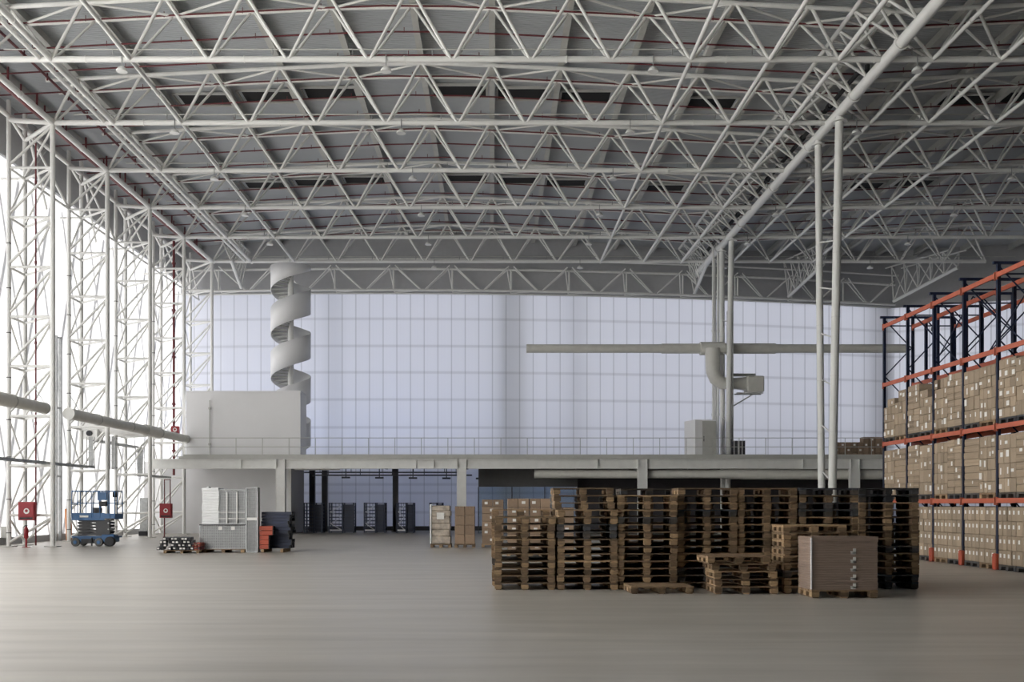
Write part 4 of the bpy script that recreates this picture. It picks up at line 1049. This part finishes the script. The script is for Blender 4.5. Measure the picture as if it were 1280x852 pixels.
t = thing('film_bundle', 'tall bundle wrapped in white film on top of the mesh bundle', 'wrapped bundle', (gx(260), gy+.1, gz_(655)))
mb = MB(); z = gz_(655); top = gz_(609.5); k = 13
for i in range(k): e = rnd.uniform(-.012, .012); mb.bevbox((gx(251.5)+e, gy+.1+rnd.uniform(0, .02), z+(top-z)*i/k), (gx(272.5)+e, gy+.8, z+(top-z)*(i+1)/k), .01)
mb.build('wrapped_stack', 'film', t)
mb = MB(); mb.bevbox((gx(256), gy+.2, top), (gx(259), gy+.5, top+.05), .01); mb.build('film_knot', 'film', t)
t = mesh_bundle('wire_panel', 'upright bundle of pale wire panels with white posts, on the mesh bundle', gx(273), gx(305), gz_(654.5), gz_(612), gy+.15, 5, .05, .06)
for x in (282.5, 295): mb = MB(); mb.bbox((gx(x)-.018, gy+.10, gz_(654)), (gx(x)+.018, gy+.14, gz_(615))); mb.build('post', 'steel', t)
for y in (640, 648): mb = MB(); mb.bbox((gx(272.5), gy+.09, gz_(y)-.012), (gx(305), gy+.11, gz_(y)+.012)); mb.build('strap', 'steel', t)
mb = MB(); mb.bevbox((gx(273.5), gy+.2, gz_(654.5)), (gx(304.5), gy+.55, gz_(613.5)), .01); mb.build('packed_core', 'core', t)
t = mesh_bundle('mesh_gate', 'tall narrow grey mesh gate panel standing upright beside the mesh bundle', gx(308.5), gx(322), .02, gz_(609.5), gy-.02, 4, .06, .07, .03)
mb = MB(); mb.bbox((gx(308.5), gy-.04, gz_(650)), (gx(322), gy-.02, gz_(646.5))); mb.build('middle_rail', 'steel', t)
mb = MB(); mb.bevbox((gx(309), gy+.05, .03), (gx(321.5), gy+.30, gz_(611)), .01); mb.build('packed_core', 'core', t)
# bundle of navy beams
zt_ = 1.44; lay = 12; lh = (zt_-.12)/lay
for i in range(lay):
    for j in range(4):
        y = gy+.35+j*.26; xa = gx(323.5)+rnd.uniform(0, .03); xb = gx(357)+rnd.uniform(-.03, .10)*(1 if i % 2 else .4)+.05*math.sin(i*1.3)
        if i < 5 and j == 0: continue
        t = thing('navy_beam', 'navy steel rack beam, %s layer up, %s from the front of the navy stack' % (ORD[i], ORD[j]), 'beam', (xa, y, .12+i*lh), 'navy beams in the stack')
        mb = MB(); z = .12+i*lh; mb.bbox((xa, y, z+.004), (xb, y+.1, z+lh-.004)); mb.bbox((xa, y+.1, z+.004), (xb-.02, y+.22, z+lh*.4)); mb.build('beam', 'navy', t)
        mb = MB(); mb.bbox((xb, y-.02, z+.002), (xb+.03, y+.14, z+lh-.002)); mb.build('end_plate', 'dark', t)
for i, x in enumerate((328, 352)):
    t = thing('timber_bearer', 'low timber bearer under the navy beams, %s of two' % ORD[i], 'timber', (gx(x), gy, 0)); mb = MB(); mb.bevbox((gx(x)-.05, gy+.02, 0), (gx(x)+.05, gy+1.35, .12), .008); mb.build('timber', 'wood', t)
for i in range(5):
    for j in range(2):
        z = .12+i*.165; xa = gx(323.6)+.005; xb = gx(337.5-(2 if i < 3 else -3))
        t = thing('orange_beam', 'short orange rack beam, %s layer, %s, beside the navy stack' % (ORD[i], ('outer', 'inner')[j]), 'beam', (xa, gy+.03+j*.15, z))
        mb = MB(); mb.bevbox((xa, gy+.03+j*.15, z+.004), (xb, gy+.16+j*.15, z+.158), .012); mb.build('beam', 'orange_d', t)
        mb = MB(); mb.bbox((xb, gy+.03+j*.15, z+.01), (xb+.02, gy+.16+j*.15, z+.15)); mb.build('end_plate', 'dark', t)
# profiles lying on a low pallet
py_ = 34.6
t = thing('load_pallet', 'low wooden pallet under the black and white steel profiles', 'pallet', (cxp(222, py_), py_, 0))
mb = MB(); mb.bbox((cxp(203, py_), py_+.1, .08), (cxp(250, py_)-.02, py_+1.1, .11)); mb.build('deck', 'wood', t)
for x in (205, 226, 246): mb = MB(); mb.bbox((cxp(x, py_)-.05, py_+.1, 0), (cxp(x, py_)+.05, py_+1.1, .08)); mb.build('bearer', 'wood', t)
cnt = 0
for r_ in range(4):
    for c in range(9-(r_ % 2)):
        x = cxp(200.5, py_)+.07+.125*c+.06*(r_ % 2)-.05*(3-r_)*(c < 2); 
        if x > cxp(240, py_): continue
        z = .115+r_*.112; ang = .22+rnd.uniform(-.05, .05); y0 = py_+rnd.uniform(-.02, .12)
        t = thing('steel_profile', 'dark steel profile with white cut end, %s layer up, %s from the mast side' % (ORD[r_], ORD[c]), 'profile', (x, y0, z), 'steel profiles on the low pallet')
        Rm = Matrix.Rotation(ang, 3, 'Z'); dv = Rm @ Vector((0, 1, 0))
        mb = MB(); mb.box(Vector((x, y0, z+.05))+dv*.5, (.10, 1.0, .095), R=Rm); mb.build('bar', 'dark', t)
        if (r_+c) % 3 != 1:
            mb = MB(); mb.box(Vector((x, y0, z+.055))-dv*.006, (.075, .01, .055), R=Rm); mb.build('end_cap', 'paper', t)
        cnt += 1
for i in range(6):
    x = cxp(239, py_)+.03+.10*(i % 3); z = .115+.13*(i//3)
    t = thing('red_profile', 'dull red steel profile on the low pallet beside the mesh bundle, %s one' % ORD[i], 'profile', (x, py_+.1, z))
    mb = MB(); mb.bevbox((x-.045, py_+.1, z), (x+.045, py_+1.0, z+.12), .01); mb.build('bar', 'orange_d' if i % 2 else 'red', t)
    mb = MB(); mb.bbox((x-.03, py_+.09, z+.03), (x+.03, py_+.1, z+.09)); mb.build('end_cap', 'wood' if i == 4 else 'dark', t)

# ------------------------------------------------------------------ stillages under the mezzanine
for k, (xa, xb, Ys) in enumerate(((380.5, 402.5, 60.3), (411.5, 442, 60.3), (455.5, 481, 60.3), (496, 517, 60.3), (537.5, 553, 60.3))):
    s = Ys/F; X0, X1 = (xa-VX)*s, (xb-VX)*s; H = HC+(VY-628)*s; X2 = X0+(X1-X0)*.55
    t = thing('stillage_rack', 'dark navy stillage rack under the mezzanine, %s from the grey room' % ORD[k], 'stillage', ((X0+X1)/2, Ys, 0))
    for x in (X0, X2, X1):
        for y in (Ys, Ys+.8): mb = MB(); mb.bbox((x-.04, y-.04, 0), (x+.04, y+.04, H)); mb.build('post', 'navy', t)
    for i in range(9):
        z = .08+(H-.12)*i/8; mb = MB(); mb.bbox((X0, Ys-.02, z-.02), (X1, Ys+.82, z+.03)); mb.build('shelf', 'navy', t)
    for x in (X0+(X2-X0)*f for f in (.25, .5, .75)): rod('bar', (x, Ys-.02, .1), (x, Ys-.02, H), .012, 'navy', t, 6)
    mb = MB(); mb.bevbox((X0+(X1-X0)*(.5 if k < 3 else .6), Ys+.1, .12), (X1-.05, Ys+.7, H-.1), .02); mb.build('packed_goods', 'navy', t)
    if k > 0:
        pts = []
        for i in range(5): pts.append((X0+.1 if i % 2 else X2-.1, Ys-.05, .2+(H-.4)*i/4))
        mb = MB(); mb.tube(pts, .035, 6); mb.build('hose', 'room_grey', t, 'pale looped hose hanging in front of the shelves')
        mb = MB(); mb.bbox((X0+.02, Ys-.04, .12), (X2-.02, Ys+.3, .2)); mb.build('pale_board', 'room_grey', t)
